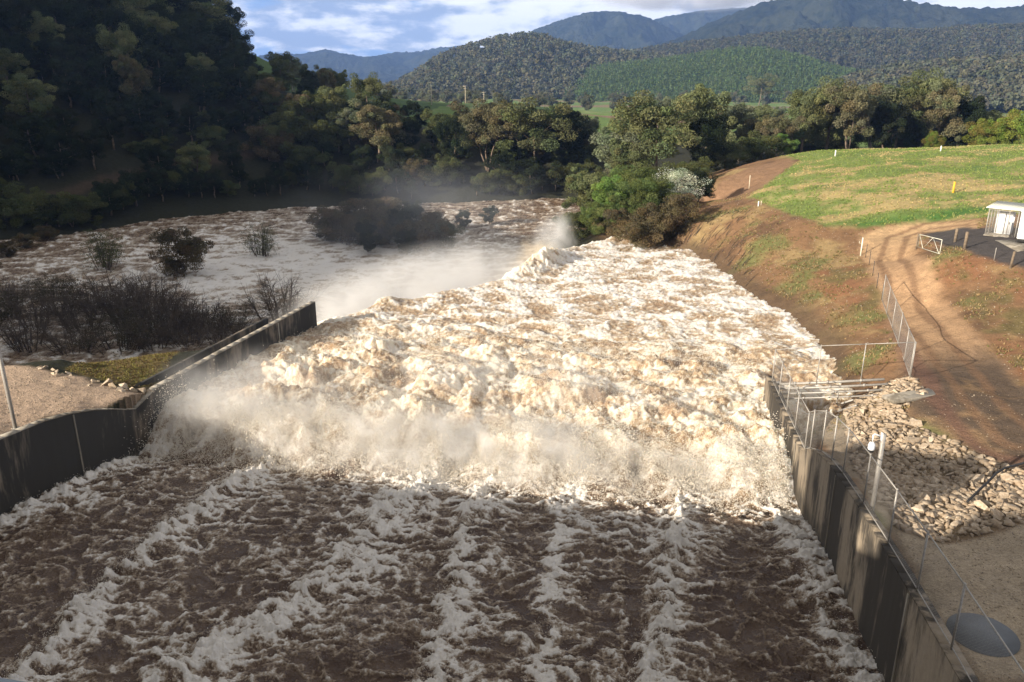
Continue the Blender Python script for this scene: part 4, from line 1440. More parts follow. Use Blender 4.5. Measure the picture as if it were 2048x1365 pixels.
for k, px, y, tp, lb, wd in (
        ('gum_tall', 415, 262, -12, 'tall eucalypt leaning out at the right end of the hilltop wood', 1.7),
        ('dark_b', 385, 258, -20, 'tall dark eucalypt at the shoulder of the hilltop wood', 1.2),
        ('dark_b', 350, 255, -30, 'tall dark eucalypt second from the shoulder of the hilltop wood', 1.2),
        ('gum_tall', 438, 264, 60, 'small drooping eucalypt lowest on the hilltop skyline', 1.6),
        ('gum_c', 95, 190, 20, 'tree with a pale sunlit crown high on the dark hillside', 1.0),
        ('gum_c', 250, 190, 44, 'tree with a sunlit crown at the centre of the dark hillside', 0.9),
        ('gum_brown', 272, 180, 96, 'tree with a small tan sunlit crown low on the dark hillside', 0.8),
        ('gum_b', 525, 195, 182, 'pale domed eucalypt at the foot of the green slope', 1.5)):
    put(k, px, y, tp, lb, 'tree', 'hillside_tree', wd)

# --- trees on the valley floor
for k in range(120):
    y = 1.0
    if k < 60:
        y = RND.uniform(560, 900); px = RND.uniform(590, 1500)
    elif k < 95:
        y = RND.uniform(760, 1050); px = RND.uniform(800, 1700)
    else:
        y = RND.uniform(230, 330); px = RND.choice([RND.uniform(560, 690), RND.uniform(1180, 1560)])
    x, z = x_at(px, y)
    plant('valley' if y > 400 else RND.choice(['gum_a', 'gum_b']), 'valley_tree', x, y, RND.uniform(9, 17) if y > 400 else RND.uniform(8, 13), RND.uniform(0, 6),
          'grey green eucalypt among the paddocks of the valley floor', 'tree', 'eucalypts of the valley floor', RND.uniform(0.9, 1.3), z)
put('gum_tall', 1516, 800, 146, 'tall white limbed eucalypt standing alone before the green hill', 'tree', 'valley_tree', 1.6)


# --- far woods on the hills: one mass each
def forest(name, label, X, Y, Z, n, hgt, seed, colour, keep=None, cards=44, cone=False):
    rng = np.random.RandomState(seed)
    nr, na = X.shape
    a = rng.uniform(0, na - 1.01, n * 3); r = rng.uniform(0, (nr - 1) * 0.62, n * 3)
    ai, ri = a.astype(int), r.astype(int)
    fa, fr = a - ai, r - ri

    def bil(A):
        return (A[ri, ai] * (1 - fa) * (1 - fr) + A[ri, ai + 1] * fa * (1 - fr) + A[ri + 1, ai] * (1 - fa) * fr + A[ri + 1, ai + 1] * fa * fr)
    x, y, z = bil(X), bil(Y), bil(Z)
    ok = z > -13.5
    if keep is not None:
        ok &= keep(x, y, z)
    x, y, z = x[ok][:n], y[ok][:n], z[ok][:n]
    n = len(x)
    hh = hgt * rng.uniform(0.65, 1.25, n)
    kk = np.array(colour)[None] * rng.uniform(0.72, 1.22, (n, 1)) * np.stack([rng.uniform(.9, 1.2, n), np.ones(n), rng.uniform(.8, 1.15, n)], 1)
    d = rng.normal(size=(n, cards, 3)); d /= np.linalg.norm(d, axis=2)[..., None]
    u = rng.uniform(0.5, 1, (n, cards, 1))
    base = np.stack([x, y, z], 1)[:, None]
    if cone:
        hz = rng.uniform(0.1, 1, (n, cards, 1))
        off = np.concatenate([d[..., :2] * 0.28 * (1.05 - hz), hz], 2)
        sz = 0.16
    else:
        off = d * u * np.array([0.30, 0.30, 0.30]) + np.array([0, 0, 0.66])
        sz = 0.085
    c = base + off * hh[:, None, None]
    nrm = d * 0.8 + rng.normal(size=d.shape) * 0.6 + np.array([0, 0, 0.3])
    nrm /= np.linalg.norm(nrm, axis=2)[..., None]
    t1 = np.cross(nrm, rng.normal(size=d.shape)); t1 /= np.linalg.norm(t1, axis=2)[..., None]
    t2 = np.cross(nrm, t1)
    s = (hh[:, None, None] * sz * rng.uniform(0.7, 1.3, (n, cards, 1)))
    V = np.stack([c + t1 * s, c + t2 * s, c - t1 * s, c - t2 * s], 2).reshape(-1, 3)
    K = np.repeat((kk[:, None] * rng.uniform(0.8, 1.2, (n, cards, 1))).reshape(-1, 3), 4, 0)
    Q = np.arange(n * cards * 4).reshape(-1, 4)
    # pale trunks
    o = mesh_np(name, V, Q, None, M_LEAF, K)
    tag(o, label, 'forest', None, 'stuff')


FC = (0.070, 0.076, 0.049)
forest('forest', 'distant eucalypt wood covering the rounded middle hill', *HX['mid'], 3600, 15, 300, FC)
forest('forest', 'distant eucalypt wood on the long ridge below the right mountain', *HX['right'], 9000, 15, 301, FC)
forest('forest', 'distant eucalypt wood on the low slope behind the right grove', *HX['rightlow'], 2600, 15, 302, FC)
forest('plantation', 'young green conifer plantation on the hill in front of the ridge', *HX['green'], 6500, 4.5, 303, (0.078, 0.118, 0.046), cards=12, cone=True)


# ------------------------------------------------------------------ fences, posts and small structures
def project(P):
    v = np.asarray(P, float) - C0
    dz = v @ FW
    return np.stack([CX + F * v[..., 0] / dz, CY - F * (v @ UP) / dz], -1)


def wall_s(px, py, top, tline, off):
    s = np.linspace(5, 50, 900)
    P = np.stack([*xy_of(s, tline(s) + off), top(s)], 1)
    return s[np.argmin(((project(P) - np.array([px, py])) ** 2).sum(1))]


def chain_link(mb, a0, a1, b0, b1, step=0.10, r=0.0017):
    """diamond wire between the bottom corners a0, b0 and the top corners a1, b1"""
    a0, a1, b0, b1 = (np.asarray(p, float) for p in (a0, a1, b0, b1))
    L = np.linalg.norm(b0 - a0); Hh = np.linalg.norm(a1 - a0)

    def at(u, v):
        return lerp(lerp(a0, b0, u), lerp(a1, b1, u), v)
    n = int((L + Hh) / step)
    for i in range(n):
        c = (i + 0.5) * step
        for sgn in (1, -1):
            u0, v0 = (c, 0.0) if c < L else (L, c - L)
            v1 = min(Hh, c); u1 = c - v1
            if sgn < 0:
                u0, u1 = L - u0, L - u1
            mb.tube([at(u0 / L, v0 / Hh), at(u1 / L, v1 / Hh)], r, 3, False)


def mesh_fence(label, bases, heights, name='chain_link_fence', mesh=True, bottom=True, brace=(), z0=0.05):
    bases = [np.asarray(b, float) for b in bases]
    tops = [b + np.array([0, 0, h]) for b, h in zip(bases, heights)]
    o = bases[0].copy()
    root = empty(name, o)
    tag(root, label, 'fence')
    for b, t in zip(bases, tops):
        MB().tube([b - o - (0, 0, .15), t - o + (0, 0, .06)], 0.032, 8).build('post', M_GALV, root, True)
    m = MB()
    for t0, t1 in zip(tops[:-1], tops[1:]):
        m.tube([t0 - o, t1 - o], 0.024, 6)
    m.build('top_rail', M_GALV, root, True)
    if bottom:
        m = MB()
        for t0, t1 in zip(bases[:-1], bases[1:]):
            m.tube([t0 - o + (0, 0, z0), t1 - o + (0, 0, z0)], 0.02, 6)
        m.build('bottom_rail', M_GALV, root, True)
    if mesh:
        m = MB()
        for b0, b1, t0, t1 in zip(bases[:-1], bases[1:], tops[:-1], tops[1:]):
            chain_link(m, b0 - o + (0, 0, z0), t0 - o, b1 - o + (0, 0, z0), t1 - o)
        m.build('chain_link', M_GALV, root)
    for b, t in brace:
        MB().tube([b - o, t - o], 0.018, 6).build('brace', M_GALV, root, True)
    return root


WALL_POSTS = [(1545, 764), (1558, 793), (1573, 825), (1588, 862), (1605, 904), (1621, 903), (1640, 909), (1659, 927), (1680, 955), (1720, 1014), (1768, 1094), (1829, 1187), (1897, 1305)]
ws = [wall_s(*p, right_top, t_right, 0.22) for p in WALL_POSTS] + [13.0, 8.0]
wb = [np.array([*xy_of(s, t_right(s) + 0.22), right_top(s) + 0.06]) for s in ws]
mesh_fence('long chain link fence standing on the top of the right concrete wall', wb, [2.0] * len(wb), 'wall_fence')
corner = gp(1820, 757)
g0 = wb[0]
bb = [g0 + (0, 0.02, 0)] + [lerp(g0, corner, k) + (0, 0, -0.15) for k in (0.34, 0.66)] + [corner + (-0.05, 0, 0)]
mesh_fence('chain link fence crossing the pipes between the wall end and the track', bb, [2.0, 2.3, 2.3, 2.15], 'pipe_fence', mesh=False, bottom=False)
cb = [gp(*p) for p in ((1820, 757), (1808, 722), (1796, 688), (1784, 656), (1773, 628), (1764, 602))]
mesh_fence('chain link fence panel along the left edge of the dirt track', cb, [2.1] * 6, 'track_fence')


def wire_fence(label, base_px, heights, mat, wires, name='wire_fence', rad=0.03):
    bs = [gp(*p) for p in base_px]
    o = bs[0].copy()
    root = empty(name, o)
    tag(root, label, 'fence')
    for b, h in zip(bs, heights):
        MB().tube([b - o - (0, 0, .3), b - o + (0, 0, h)], rad, 7).build('post', mat, root, True)
    m = MB()
    for b0, b1, h0, h1 in zip(bs[:-1], bs[1:], heights[:-1], heights[1:]):
        for k in wires:
            m.tube([b0 - o + (0, 0, h0 * k), b1 - o + (0, 0, h1 * k)], 0.005, 3, False)
    m.build('wire', M_GALV, root)
    return root


wire_fence('wire fence of thin dark pickets between the track fence and the gate post', [(1763, 600), (1753, 577), (1745, 552), (1738, 530), (1731, 516)], [1.3] * 5, M_DARKSTEEL, (0.35, 0.65, 0.95), rad=0.025)
# white gate post with its hook
p = gp(1721, 512)
root = empty('gate_post', p); tag(root, 'tall white gate post with a hook at the left edge of the track', 'post')
MB().tube([(0, 0, -.3), (0, 0, 1.75)], 0.055, 10).build('pole', M_CREAM, root, True)
MB().tube([(0, 0, 1.2), (-.28, 0, 1.2), (-.3, 0, 1.4)], 0.02, 6).build('hook', M_CREAM, root, True)
# farm gate standing open
ga, gb = gp(1835, 497), gp(1879, 511)
root = empty('farm_gate', ga); tag(root, 'cream tubular farm gate standing open beside the dark forecourt', 'gate')
v = gb - ga
hz = 1.15
gf = MB()
P0, P1 = np.array([0, 0, .12]), v + (0, 0, .12)
gf.tube([P0, P0 + (0, 0, hz), P1 + (0, 0, hz), P1, P0], 0.028, 8)
gf.build('gate_frame', M_CREAM, root, True)
gf = MB()
gf.tube([P0 + v * .25, P0 + v * .62 + (0, 0, hz)], 0.02, 6); gf.tube([P0 + v * .62 + (0, 0, hz), P1 - v * 0.04], 0.02, 6); gf.tube([P0 + (0, 0, hz), P0 + v * .25], 0.02, 6)
gf.build('brace', M_CREAM, root, True)
gf = MB()
for k in (0.3, 0.55, 0.8):
    gf.tube([P0 + (0, 0, hz * k), P1 + (0, 0, hz * k)], 0.006, 4)
gf.build('wire', M_GALV, root)
MB().tube([(-.12, 0, -.3), (-.12, 0, 1.35)], 0.07, 8).build('hinge_post', M_TIMBER, root)


def post(px, py, top_py, mat, label, rad=0.05, square=False, name='post', cat='post', lean=0.0):
    p = gp(px, py)
    h = max(0.4, at_y(px, top_py, p[1])[2] - p[2])
    m = MB()
    if square:
        m.box((lean * h / 2, 0, h / 2 - .1), (rad, rad, h / 2 + .1), bev=rad * .3)
    else:
        m.tube([(0, 0, -.3), (lean * h, 0, h * .97), (lean * h, 0, h)], [rad, rad, rad * .8], 8)
    o = m.build(name, mat)
    o.location = p
    return tag(o, label, cat)


post(1910, 484, 457, M_TIMBER, 'dark timber post between the farm gate and the mesh cage', 0.13)
post(1929, 498, 464, M_TIMBER, 'grey timber post on the near edge of the dark forecourt', 0.13)
post(2020, 537, 503, M_TIMBER, 'leaning timber post at the lower right edge of the forecourt', 0.09, lean=0.08)
post(1988, 521, 496, M_GALV, 'thin steel picket on the edge of the dark forecourt', 0.03)
post(1906, 386, 364, M_YELLOW, 'yellow marker post in the straw coloured field', 0.09, True, 'marker_post')
post(1670, 314, 301, M_WHITE, 'white marker post at the left of the field crest', 0.07, True, 'marker_post')
post(1881, 303, 292, M_WHITE, 'white marker post at the right of the field crest', 0.07, True, 'marker_post')
post(1517, 413, 403, M_WHITE, 'small white peg on the brown edge of the field', 0.06, True, 'marker_post', lean=-.1)
post(1522, 411, 402, M_PALETIMBER, 'short pale peg beside the small white peg', 0.05, True, 'marker_post')
post(1498, 378, 351, M_PALETIMBER, 'tall pale timber stake beside the dirt path', 0.05, True, 'marker_post')
post(1499, 290, 281, M_WHITE, 'white stake among the scrub beyond the dirt path', 0.06, True, 'marker_post')

# mesh cage with a skillion roof round a white cabinet
a, b, c = gp(1969, 474), gp(2029, 475), gp(1949, 463)
zb = (a[2] + b[2]) / 2
u = (b - a) * (1, 1, 0); wdt = np.linalg.norm(u); u /= wdt
v = np.array([-u[1], u[0], 0]); dpt = 2.7
root = empty('mesh_cage', (*a[:2], zb)); tag(root, 'small galvanised mesh cage with a flat pale roof on the forecourt', 'cage')


def L(x, y, z):
    return u * x + v * y + np.array([0, 0, z])


hf, hb = 2.3, 2.45
for x, y, h in ((0, 0, hf), (wdt, 0, hf), (0, dpt, hb), (wdt, dpt, hb), (wdt * .33, 0, hf), (wdt * .7, 0, hf), (0, dpt * .35, hf + .05), (0, dpt * .7, hf + .1), (wdt, dpt * .5, hf + .05)):
    MB().box(L(x, y, h / 2), (0.032, 0.032, h / 2), u).build('post', M_GALV, root)
m = MB()
for z in (0.06, 2.2):
    for p0, p1 in ((L(0, 0, z), L(wdt, 0, z)), (L(wdt, 0, z), L(wdt, dpt, z)), (L(wdt, dpt, z), L(0, dpt, z)), (L(0, dpt, z), L(0, 0, z))):
        m.tube([p0, p1], 0.026, 6)
m.build('rail', M_GALV, root)
m = MB()
for p0, p1 in ((L(0, 0, .06), L(wdt, 0, .06)), (L(wdt, dpt, .06), L(0, dpt, .06)), (L(0, dpt, .06), L(0, 0, .06)), (L(wdt, 0, .06), L(wdt, dpt, .06))):
    chain_link(m, p0, p0 + (0, 0, 2.1), p1, p1 + (0, 0, 2.1), 0.12, 0.0025)
m.build('chain_link', M_GALV, root)
n = np.cross(L(wdt, 0, 0), L(0, dpt, hb - hf)); n /= np.linalg.norm(n)
rf = MB()
rf.box(L(wdt / 2 + .05, dpt / 2, (hf + hb) / 2 + .09), (wdt / 2 + .28, dpt / 2 + .25, .035), u, n)
for k in range(12):
    rf.box(L(-.15 + k * (wdt + .4) / 11, dpt / 2, (hf + hb) / 2 + .135), (0.03, dpt / 2 + .25, .012), u, n)
rf.build('roof', M_CREAM, root)
MB().box(L(wdt / 2, dpt / 2, 0.03), (wdt / 2 + .1, dpt / 2 + .1, .05), u).build('floor_slab', M_CAP, root)
cab = MB().box(L(wdt * .42, dpt * .62, 1.0), (0.62, 0.4, 0.93), u, bev=.02).build('cabinet', M_WHITE, root)
cd = MB().box(L(wdt * .42, dpt * .62 - .415, 1.0), (0.56, 0.012, 0.84), u).build('cabinet_door', M_WHITE, cab)
MB().box(L(wdt * .42 + .45, dpt * .62 - .44, 1.05), (0.03, 0.015, 0.1), u).build('handle', M_DARKSTEEL, cab)
MB().box(L(wdt * .82, -.05, 1.55), (0.17, 0.01, 0.24), u).build('sign_plate', M_WHITE, root)

# white cabin on a dark skid, cut by the right edge of the photograph
a = gp(2031, 486)
root = empty('site_cabin', a); tag(root, 'white site cabin on a dark skid at the right edge', 'cabin')
d1 = np.array([0.80, -0.60, 0.0]); d2 = np.array([0.60, 0.80, 0.0])


def S_(x, y, z):
    return d1 * x + d2 * y + np.array([0, 0, z])


MB().box(S_(2.4, 1.2, 1.42), (2.4, 1.2, 1.10), d1, bev=.05).build('cabin_body', M_WHITE, root)
MB().box(S_(2.4, 1.2, 2.55), (2.46, 1.26, 0.03), d1).build('roof', M_WHITE, root)
MB().box(S_(2.4, 1.2, 0.20), (2.3, 1.05, 0.12), d1).build('skid', M_DARKSTEEL, root)
for x in (1.7, 2.9):
    w_ = MB()
    for y in (0.06, 2.34):
        w_.tube([S_(x, y - .1, .3), S_(x, y + .1, .3)], 0.3, 16)
    w_.build('wheel', M_RUBBER, root)

# concrete apron before the cabin
a, b, c = gp(1990, 482), gp(2034, 504), gp(2080, 500)
m = MB()
q = [a, b, c, gp(2060, 480)]
zz = max(p[2] for p in q) + .05
m.add([(p[0], p[1], p[2] + .06) for p in q] + [(p[0], p[1], p[2] - .4) for p in q], [(0, 1, 2, 3), (0, 4, 5, 1), (1, 5, 6, 2), (2, 6, 7, 3), (3, 7, 4, 0)])
tag(m.build('concrete_apron', M_CAP), kind='structure')

# surveillance camera on a square pole
p = gp(1741, 1036)
h = at_y(1755, 868, p[1])[2] - p[2]
root = empty('camera_pole', p); tag(root, 'square galvanised pole carrying a white dome camera over the riprap', 'camera pole')
MB().box((0, 0, h / 2 - .1), (.065, .065, h / 2 + .1), bev=.012).build('pole', M_GALV, root)
arm = MB().box((-.07, 0, h - .12), (.02, .06, .16)).tube([(-.09, 0, h - .1), (-.34, 0, h - .02), (-.38, 0, h - .06), (-.38, 0, h - .34)], .032, 8).build('bracket', M_WHITE, root)
pr = [(0.05, 0), (0.10, -.05), (0.125, -.14), (0.125, -.26), (0.11, -.30)]
th = np.arange(16) * 2 * np.pi / 16


def lathe(prof, c, mat, nm, parent):
    V = np.concatenate([np.stack([c[0] + r * np.cos(th), c[1] + r * np.sin(th), np.full(16, c[2] + z)], 1) for r, z in prof])
    i = np.arange(16); j = (i + 1) % 16
    q = np.concatenate([np.stack([k * 16 + j, k * 16 + i, (k + 1) * 16 + i, (k + 1) * 16 + j], 1) for k in range(len(prof) - 1)])
    return mesh_np(nm, V, q, None, mat, None, True, parent)


cam_o = lathe(pr, (-.38, 0, h - .32), M_WHITE, 'camera_housing', root)
lathe([(0.11, -.30), (0.105, -.35), (0.075, -.40), (0.02, -.42), (0.001, -.42)], (-.38, 0, h - .32), M_RUBBER, 'lens_dome', cam_o)

# pole by the left yard
p = gp(31, 858)
h = at_y(0, 655, p[1])[2] - p[2]
root = empty('steel_pole', p); tag(root, 'slim pale steel pole rising behind the dark wall at far left', 'pole')
MB().box((0, 0, h / 2), (.075, .075, h / 2 + .2), bev=.015).build('shaft', M_GALV, root)
MB().box((0, 0, .02), (.18, .18, .02)).build('base_plate', M_GALV, root)

# round lid on the right yard
p = np.array([*LID_XY, LID_Z])
m = MB().tube([p + (0, 0, -.2), p + (0, 0, .045)], 0.93, 48).tube([p + (0, 0, .0), p + (0, 0, .06)], 0.80, 48)
tag(m.build('tank_lid', M_LID), 'round grey lid lying on the gravel behind the fence', 'lid')

# pipes between wall end and bank
e0 = np.array([*xy_of(46.6, t_right(46.6) + .5), 4.0]); e1 = gp(1782, 778) + (0, 0, .1)
for k, (dy, dz, lb) in enumerate(((0.9, .12, 'grey pipe farthest of the four spanning to the riprap'), (0.45, .0, 'grey pipe second farthest of the four spanning to the riprap'),
                                  (-.1, -.1, 'grey pipe third of the four spanning to the riprap'), (-.7, -.16, 'grey pipe nearest of the four spanning to the riprap'))):
    m = MB().tube([e0 + (0, dy, dz), lerp(e0, e1, .5) + (0, dy, dz - .03), e1 + (0, dy, dz)], 0.075 - .01 * k, 10)
    for u_ in (.2, .5, .8):
        q = lerp(e0, e1, u_) + (0, dy, dz); dv = (e1 - e0) / np.linalg.norm(e1 - e0) * .06
        m.tube([q - dv, q + dv], 0.10 - .01 * k, 10)
    tag(m.build('pipe', M_GALV, None, True), lb, 'pipe')
for q, lb in (([(1640, 826), (1706, 806)], 'thin pipe slanting from the pool up into the riprap'), ([(1655, 834), (1712, 818)], 'dark pipe lying just below the slanting thin pipe')):
    a, b = gp(*q[0]), gp(*q[1])
    tag(MB().tube([a + (0, 0, .15), b + (0, 0, .2)], .06, 8).build('pipe', M_GALV if 'thin' in lb else M_DARKSTEEL, None, True), lb, 'pipe')
# post below the pipes
post(1671, 826, 782, M_GALV, 'steel post standing in the pool below the pipes', 0.04)

# slab among the stones
p = gp(1822, 796)
sl = MB().box((0, 0, .1), (1.5, .45, .10), (0.96, 0.28, 0.02), bev=.03).build('concrete_slab', M_CAP)
sl.location = p
tag(sl, 'grey concrete slab lying across the top of the riprap', 'slab')

# hose over the stones
pts = [gp(*q) + (0, 0, .32) for q in ((1932, 1018), (1950, 1000), (1975, 976), (1990, 960), (2006, 950), (2030, 944), (2060, 936), (2120, 925))]
tag(MB().tube(pts, 0.055, 6).build('hose', M_RUBBER, None, True), 'black hose lying across the tan riprap', 'hose')


# ------------------------------------------------------------------ stones
def rock_mesh(seed):
    rng = np.random.RandomState(seed)
    import bmesh
    bm = bmesh.new()
    P = rng.normal(size=(9, 3)); P = np.sign(P) * np.abs(P) ** 0.6; P /= np.linalg.norm(P, axis=1)[:, None] ** 0.8
    P *= rng.uniform(0.75, 1.0, (9, 1)) * np.array([1.0, rng.uniform(.6, .9), rng.uniform(.45, .7)])
    for q in P:
        bm.verts.new(q)
    r_ = bmesh.ops.convex_hull(bm, input=bm.verts)
    bmesh.ops.delete(bm, geom=[g for g in set(r_['geom_interior'] + r_['geom_unused']) if isinstance(g, bmesh.types.BMVert)], context='VERTS')
    
    me = bpy.data.meshes.new('rock')
    bm.to_mesh(me); bm.free()
    me.materials.append(M_STONE)
    return me


ROCKS = [rock_mesh(700 + k) for k in range(12)]


def rock(p, size, label, group, name='rock'):
    o = bpy.data.objects.new(name, RND.choice(ROCKS))
    o.location = p
    o.scale = (size, size, size)
    o.rotation_euler = (RND.uniform(-.5, .5), RND.uniform(-.5, .5), RND.uniform(0, 6.28))
    COL.objects.link(o)
    return tag(o, label, 'rock', group)


rng = np.random.RandomState(9)
lo, hi = P_RIPRAP.min(0), P_RIPRAP.max(0)
cand = rng.uniform(lo, hi, (16000, 2))
cand = cand[in_poly(cand[:, 0], cand[:, 1], P_RIPRAP)]
cand = cand[(project(np.c_[cand, terrain(cand[:, 0], cand[:, 1])])[:, 0] < 2090)]
big = []
for q in cand:
    sz = rng.uniform(0.15, 0.31) if rng.uniform() < .85 else rng.uniform(.31, .52)
    if all((q[0] - a) ** 2 + (q[1] - b) ** 2 > (0.66 * (sz + s_)) ** 2 for a, b, s_ in big):
        big.append((q[0], q[1], sz))
big.sort(key=lambda r: -r[2] / math.hypot(r[0], r[1]))
zz = terrain(np.array([b[0] for b in big]), np.array([b[1] for b in big]))
for (x, y, sz), z in list(zip(big, zz))[:290]:
    rock((x, y, z + sz * .18), sz, 'angular tan rock in the riprap heap behind the fence', 'rocks of the riprap heap')


def stones_stuff(name, label, X, Y, smin, smax, seed, lift=0.15, mat=None):
    rng = np.random.RandomState(seed)
    Z = terrain(X, Y)
    Vs, Ts, Qs, n0 = [], [], [], 0
    src = []
    for me in ROCKS:
        v = np.empty(len(me.vertices) * 3); me.vertices.foreach_get('co', v)
        me.calc_loop_triangles()
        t = np.empty(len(me.loop_triangles) * 3, np.int32); me.loop_triangles.foreach_get('vertices', t)
        src.append((v.reshape(-1, 3), t.reshape(-1, 3)))
    for x, y, z in zip(X, Y, Z):
        v, t = src[rng.randint(len(src))]
        s = rng.uniform(smin, smax)
        a = rng.uniform(0, 6.28); ca, sa = math.cos(a), math.sin(a)
        w_ = v @ np.array([[ca, sa, 0], [-sa, ca, 0], [0, 0, 1]]) * s + np.array([x, y, z + lift * s])
        Vs.append(w_); Ts.append(t + n0); n0 += len(v)
    o = mesh_np(name, np.concatenate(Vs), None, np.concatenate(Ts), mat or M_STONE)
    return tag(o, label, 'stones', None, 'stuff')


rest = big[290:]
q = cand[rng.permutation(len(cand))[:1500]]
stones_stuff('rubble', 'small tan rubble filling the riprap heap', np.concatenate([[b[0] for b in rest], q[:, 0]]), np.concatenate([[b[1] for b in rest], q[:, 1]]), 0.14, 0.32, 11)

for px, py, sz in ((211, 771, .55), (229, 774, .42), (250, 776, .45), (236, 783, .36), (282, 783, .4), (301, 786, .38), (316, 781, .42), (267, 783, .3), (322, 788, .3)):
    rock(gp(px, py) + (0, 0, sz * .25), sz, 'pale boulder of the cluster where the gravel meets the dark wall', 'boulders by the left wall', 'boulder')
for k in range(26):
    u_ = RND.uniform(0, 1)
    px = 55 + 205 * u_ + RND.uniform(-8, 8); py = np.interp(px, [50, 88, 130, 180, 215, 260], [738, 742, 755, 768, 774, 782]) + RND.uniform(-9, 5)
    sz = RND.uniform(.12, .27)
    rock(gp(px, py) + (0, 0, sz * .2), sz, 'small pale stone in the line between gravel and grass', 'stones between gravel and grass', 'boulder')

# pebbles and straw on the bank
x = rng.uniform(14, 48, 9000); y = rng.uniform(38, 104, 9000)
g = terrain(x, y)
ok = (g > 2.9) & ~in_poly(x, y, P_FIELD) & ~in_poly(x, y, P_PAD) & (in_poly(x, y, P_TRACK) == False) & (fbm(x / 5, y / 5, 3, 120) > -0.12)
x, y = x[ok][:2600], y[ok][:2600]
stones_stuff('pebbles', 'pale pebbles strewn over the brown bank', x, y, 0.025, 0.075, 12, 0.3, M_PEBBLE)
x = rng.uniform(12, 34, 6000); y = rng.uniform(18, 40, 6000)
ok = (in_poly(x, y, P_TRACK) | in_poly(x, y, P_GRAVELR))
x, y = x[ok][:500], y[ok][:500]
stones_stuff('pebbles', 'gravel stones strewn over the track and yard on the right', x, y, 0.018, 0.05, 13, 0.3, M_PEBBLE)
x = rng.uniform(10, 30, 14000); y = rng.uniform(14, 36, 14000)
ok = in_poly(x, y, P_GRAVELR) & ~in_poly(x, y, P_RIPRAP) & (np.hypot(x - LID_XY[0], y - LID_XY[1]) > 1.1)
stones_stuff('pebbles', 'coarse gravel stones of the yard around the round lid', x[ok][:4500], y[ok][:4500], 0.02, 0.055, 19, 0.2, M_PEBBLE)
x = rng.uniform(-34, -17, 6000); y = rng.uniform(28, 54, 6000)
ok = in_poly(x, y, P_YARDL)
stones_stuff('pebbles', 'gravel stones strewn over the left yard', x[ok][:2200], y[ok][:2200], 0.025, 0.07, 14, 0.3, M_PEBBLE)


def tufts(name, label, x, y, hmin, hmax, seed, cols, blades=7, wdt=0.03):
    rng = np.random.RandomState(seed)
    n = len(x); z = terrain(x, y)
    an = rng.uniform(0, 6.28, (n, blades)); le = rng.uniform(0.1, 0.7, (n, blades))
    hh = rng.uniform(hmin, hmax, (n, 1)) * rng.uniform(.6, 1.1, (n, blades))
    dx, dy = np.cos(an), np.sin(an)
    b = np.stack([x[:, None] + dx * .06, y[:, None] + dy * .06, np.repeat(z[:, None], blades, 1) - .03], -1)
    t = b + np.stack([dx * le * hh, dy * le * hh, hh], -1)
    s = np.stack([-dy, dx, np.zeros_like(dx)], -1) * wdt
    m_ = (b + t) / 2 + np.stack([dx * -.08 * hh, dy * -.08 * hh, .08 * hh], -1)
    V = np.stack([b - s, b + s, m_ + s * .8, m_ - s * .8, t], 2).reshape(-1, 3)
    i = np.arange(n * blades) * 5
    Q = np.stack([i, i + 1, i + 2, i + 3], 1); T_ = np.stack([i + 3, i + 2, i + 4], 1)
    c = np.array(cols)[rng.randint(0, len(cols), n)] * rng.uniform(.75, 1.25, (n, 1))
    K = np.repeat(c, blades * 5, 0)
    return tag(mesh_np(name, V, Q, T_, M_LEAF, K), label, 'grass', None, 'stuff')


x = rng.uniform(P_FIELD[:, 0].min(), 85, 60000); y = rng.uniform(P_FIELD[:, 1].min(), P_FIELD[:, 1].max(), 60000)
ok = in_poly(x, y, P_FIELD)
x, y = x[ok], y[ok]
st_ = fbm(x / 9.0, y / 5.5, 4, 100) > 0.1
tufts('grass', 'green grass tufts of the field', x[~st_][:12000], y[~st_][:12000], .08, .24, 15, [(0.15, 0.21, .055), (.17, .22, .06), (.21, .23, .08)], 5, .04)
tufts('grass', 'straw coloured grass tufts of the field', x[st_][:5000], y[st_][:5000], .08, .2, 16, [(0.42, .32, .16), (.36, .29, .13), (.26, .26, .10)], 5, .04)
x = rng.uniform(14, 46, 30000); y = rng.uniform(38, 106, 30000)
g = terrain(x, y)
ok = (g > 3.0) & ~in_poly(x, y, P_FIELD) & ~in_poly(x, y, P_PAD) & ~in_poly(x, y, P_TRACK) & (fbm(x / 6.0 + 40, y / 6.0, 4, 90) + .4 * fbm(x, y, 2, 91) > 0.05)
tufts('grass', 'dry grass tufts on the brown bank', x[ok][:7000], y[ok][:11000], .05, .2, 17, [(0.24, .17, .085), (.13, .13, .05), (.18, .12, .065), (.28, .21, .11)], 6, .03)
x = rng.uniform(-36, -17, 20000); y = rng.uniform(40, 62, 20000)
ok = in_poly(x, y, P_GRASSL)
tufts('grass', 'mossy grass tufts on the wedge beside the left wall', x[ok][:5000], y[ok][:5000], .05, .16, 18, [(0.20, .18, .06), (.17, .13, .06), (.14, .10, .05)], 6, .03)

# flood-combed sticks on the bank
m = MB()
for k in range(420):
    px = RND.uniform(1230, 1500); py = RND.uniform(425, 590)
    p = gp(px, py)
    if p[2] < 2.7 or p[2] > 6.4:
        continue
    an = RND.uniform(0.5, 1.1); l = RND.uniform(.5, 1.9)
    d = np.array([math.cos(an), math.sin(an), RND.uniform(-.05, .15)]) * l
    e = p + d; e[2] = max(e[2], tz(e[0], e[1]) + .05)
    m.tube([p + (0, 0, .04), lerp(p, e, .5) + (0, 0, .09), e], [.03, .025, .01], 4, False)
tag(m.build('driftwood', M_TWIG), 'flood combed sticks and stalks on the brown bank', 'driftwood', None, 'stuff')


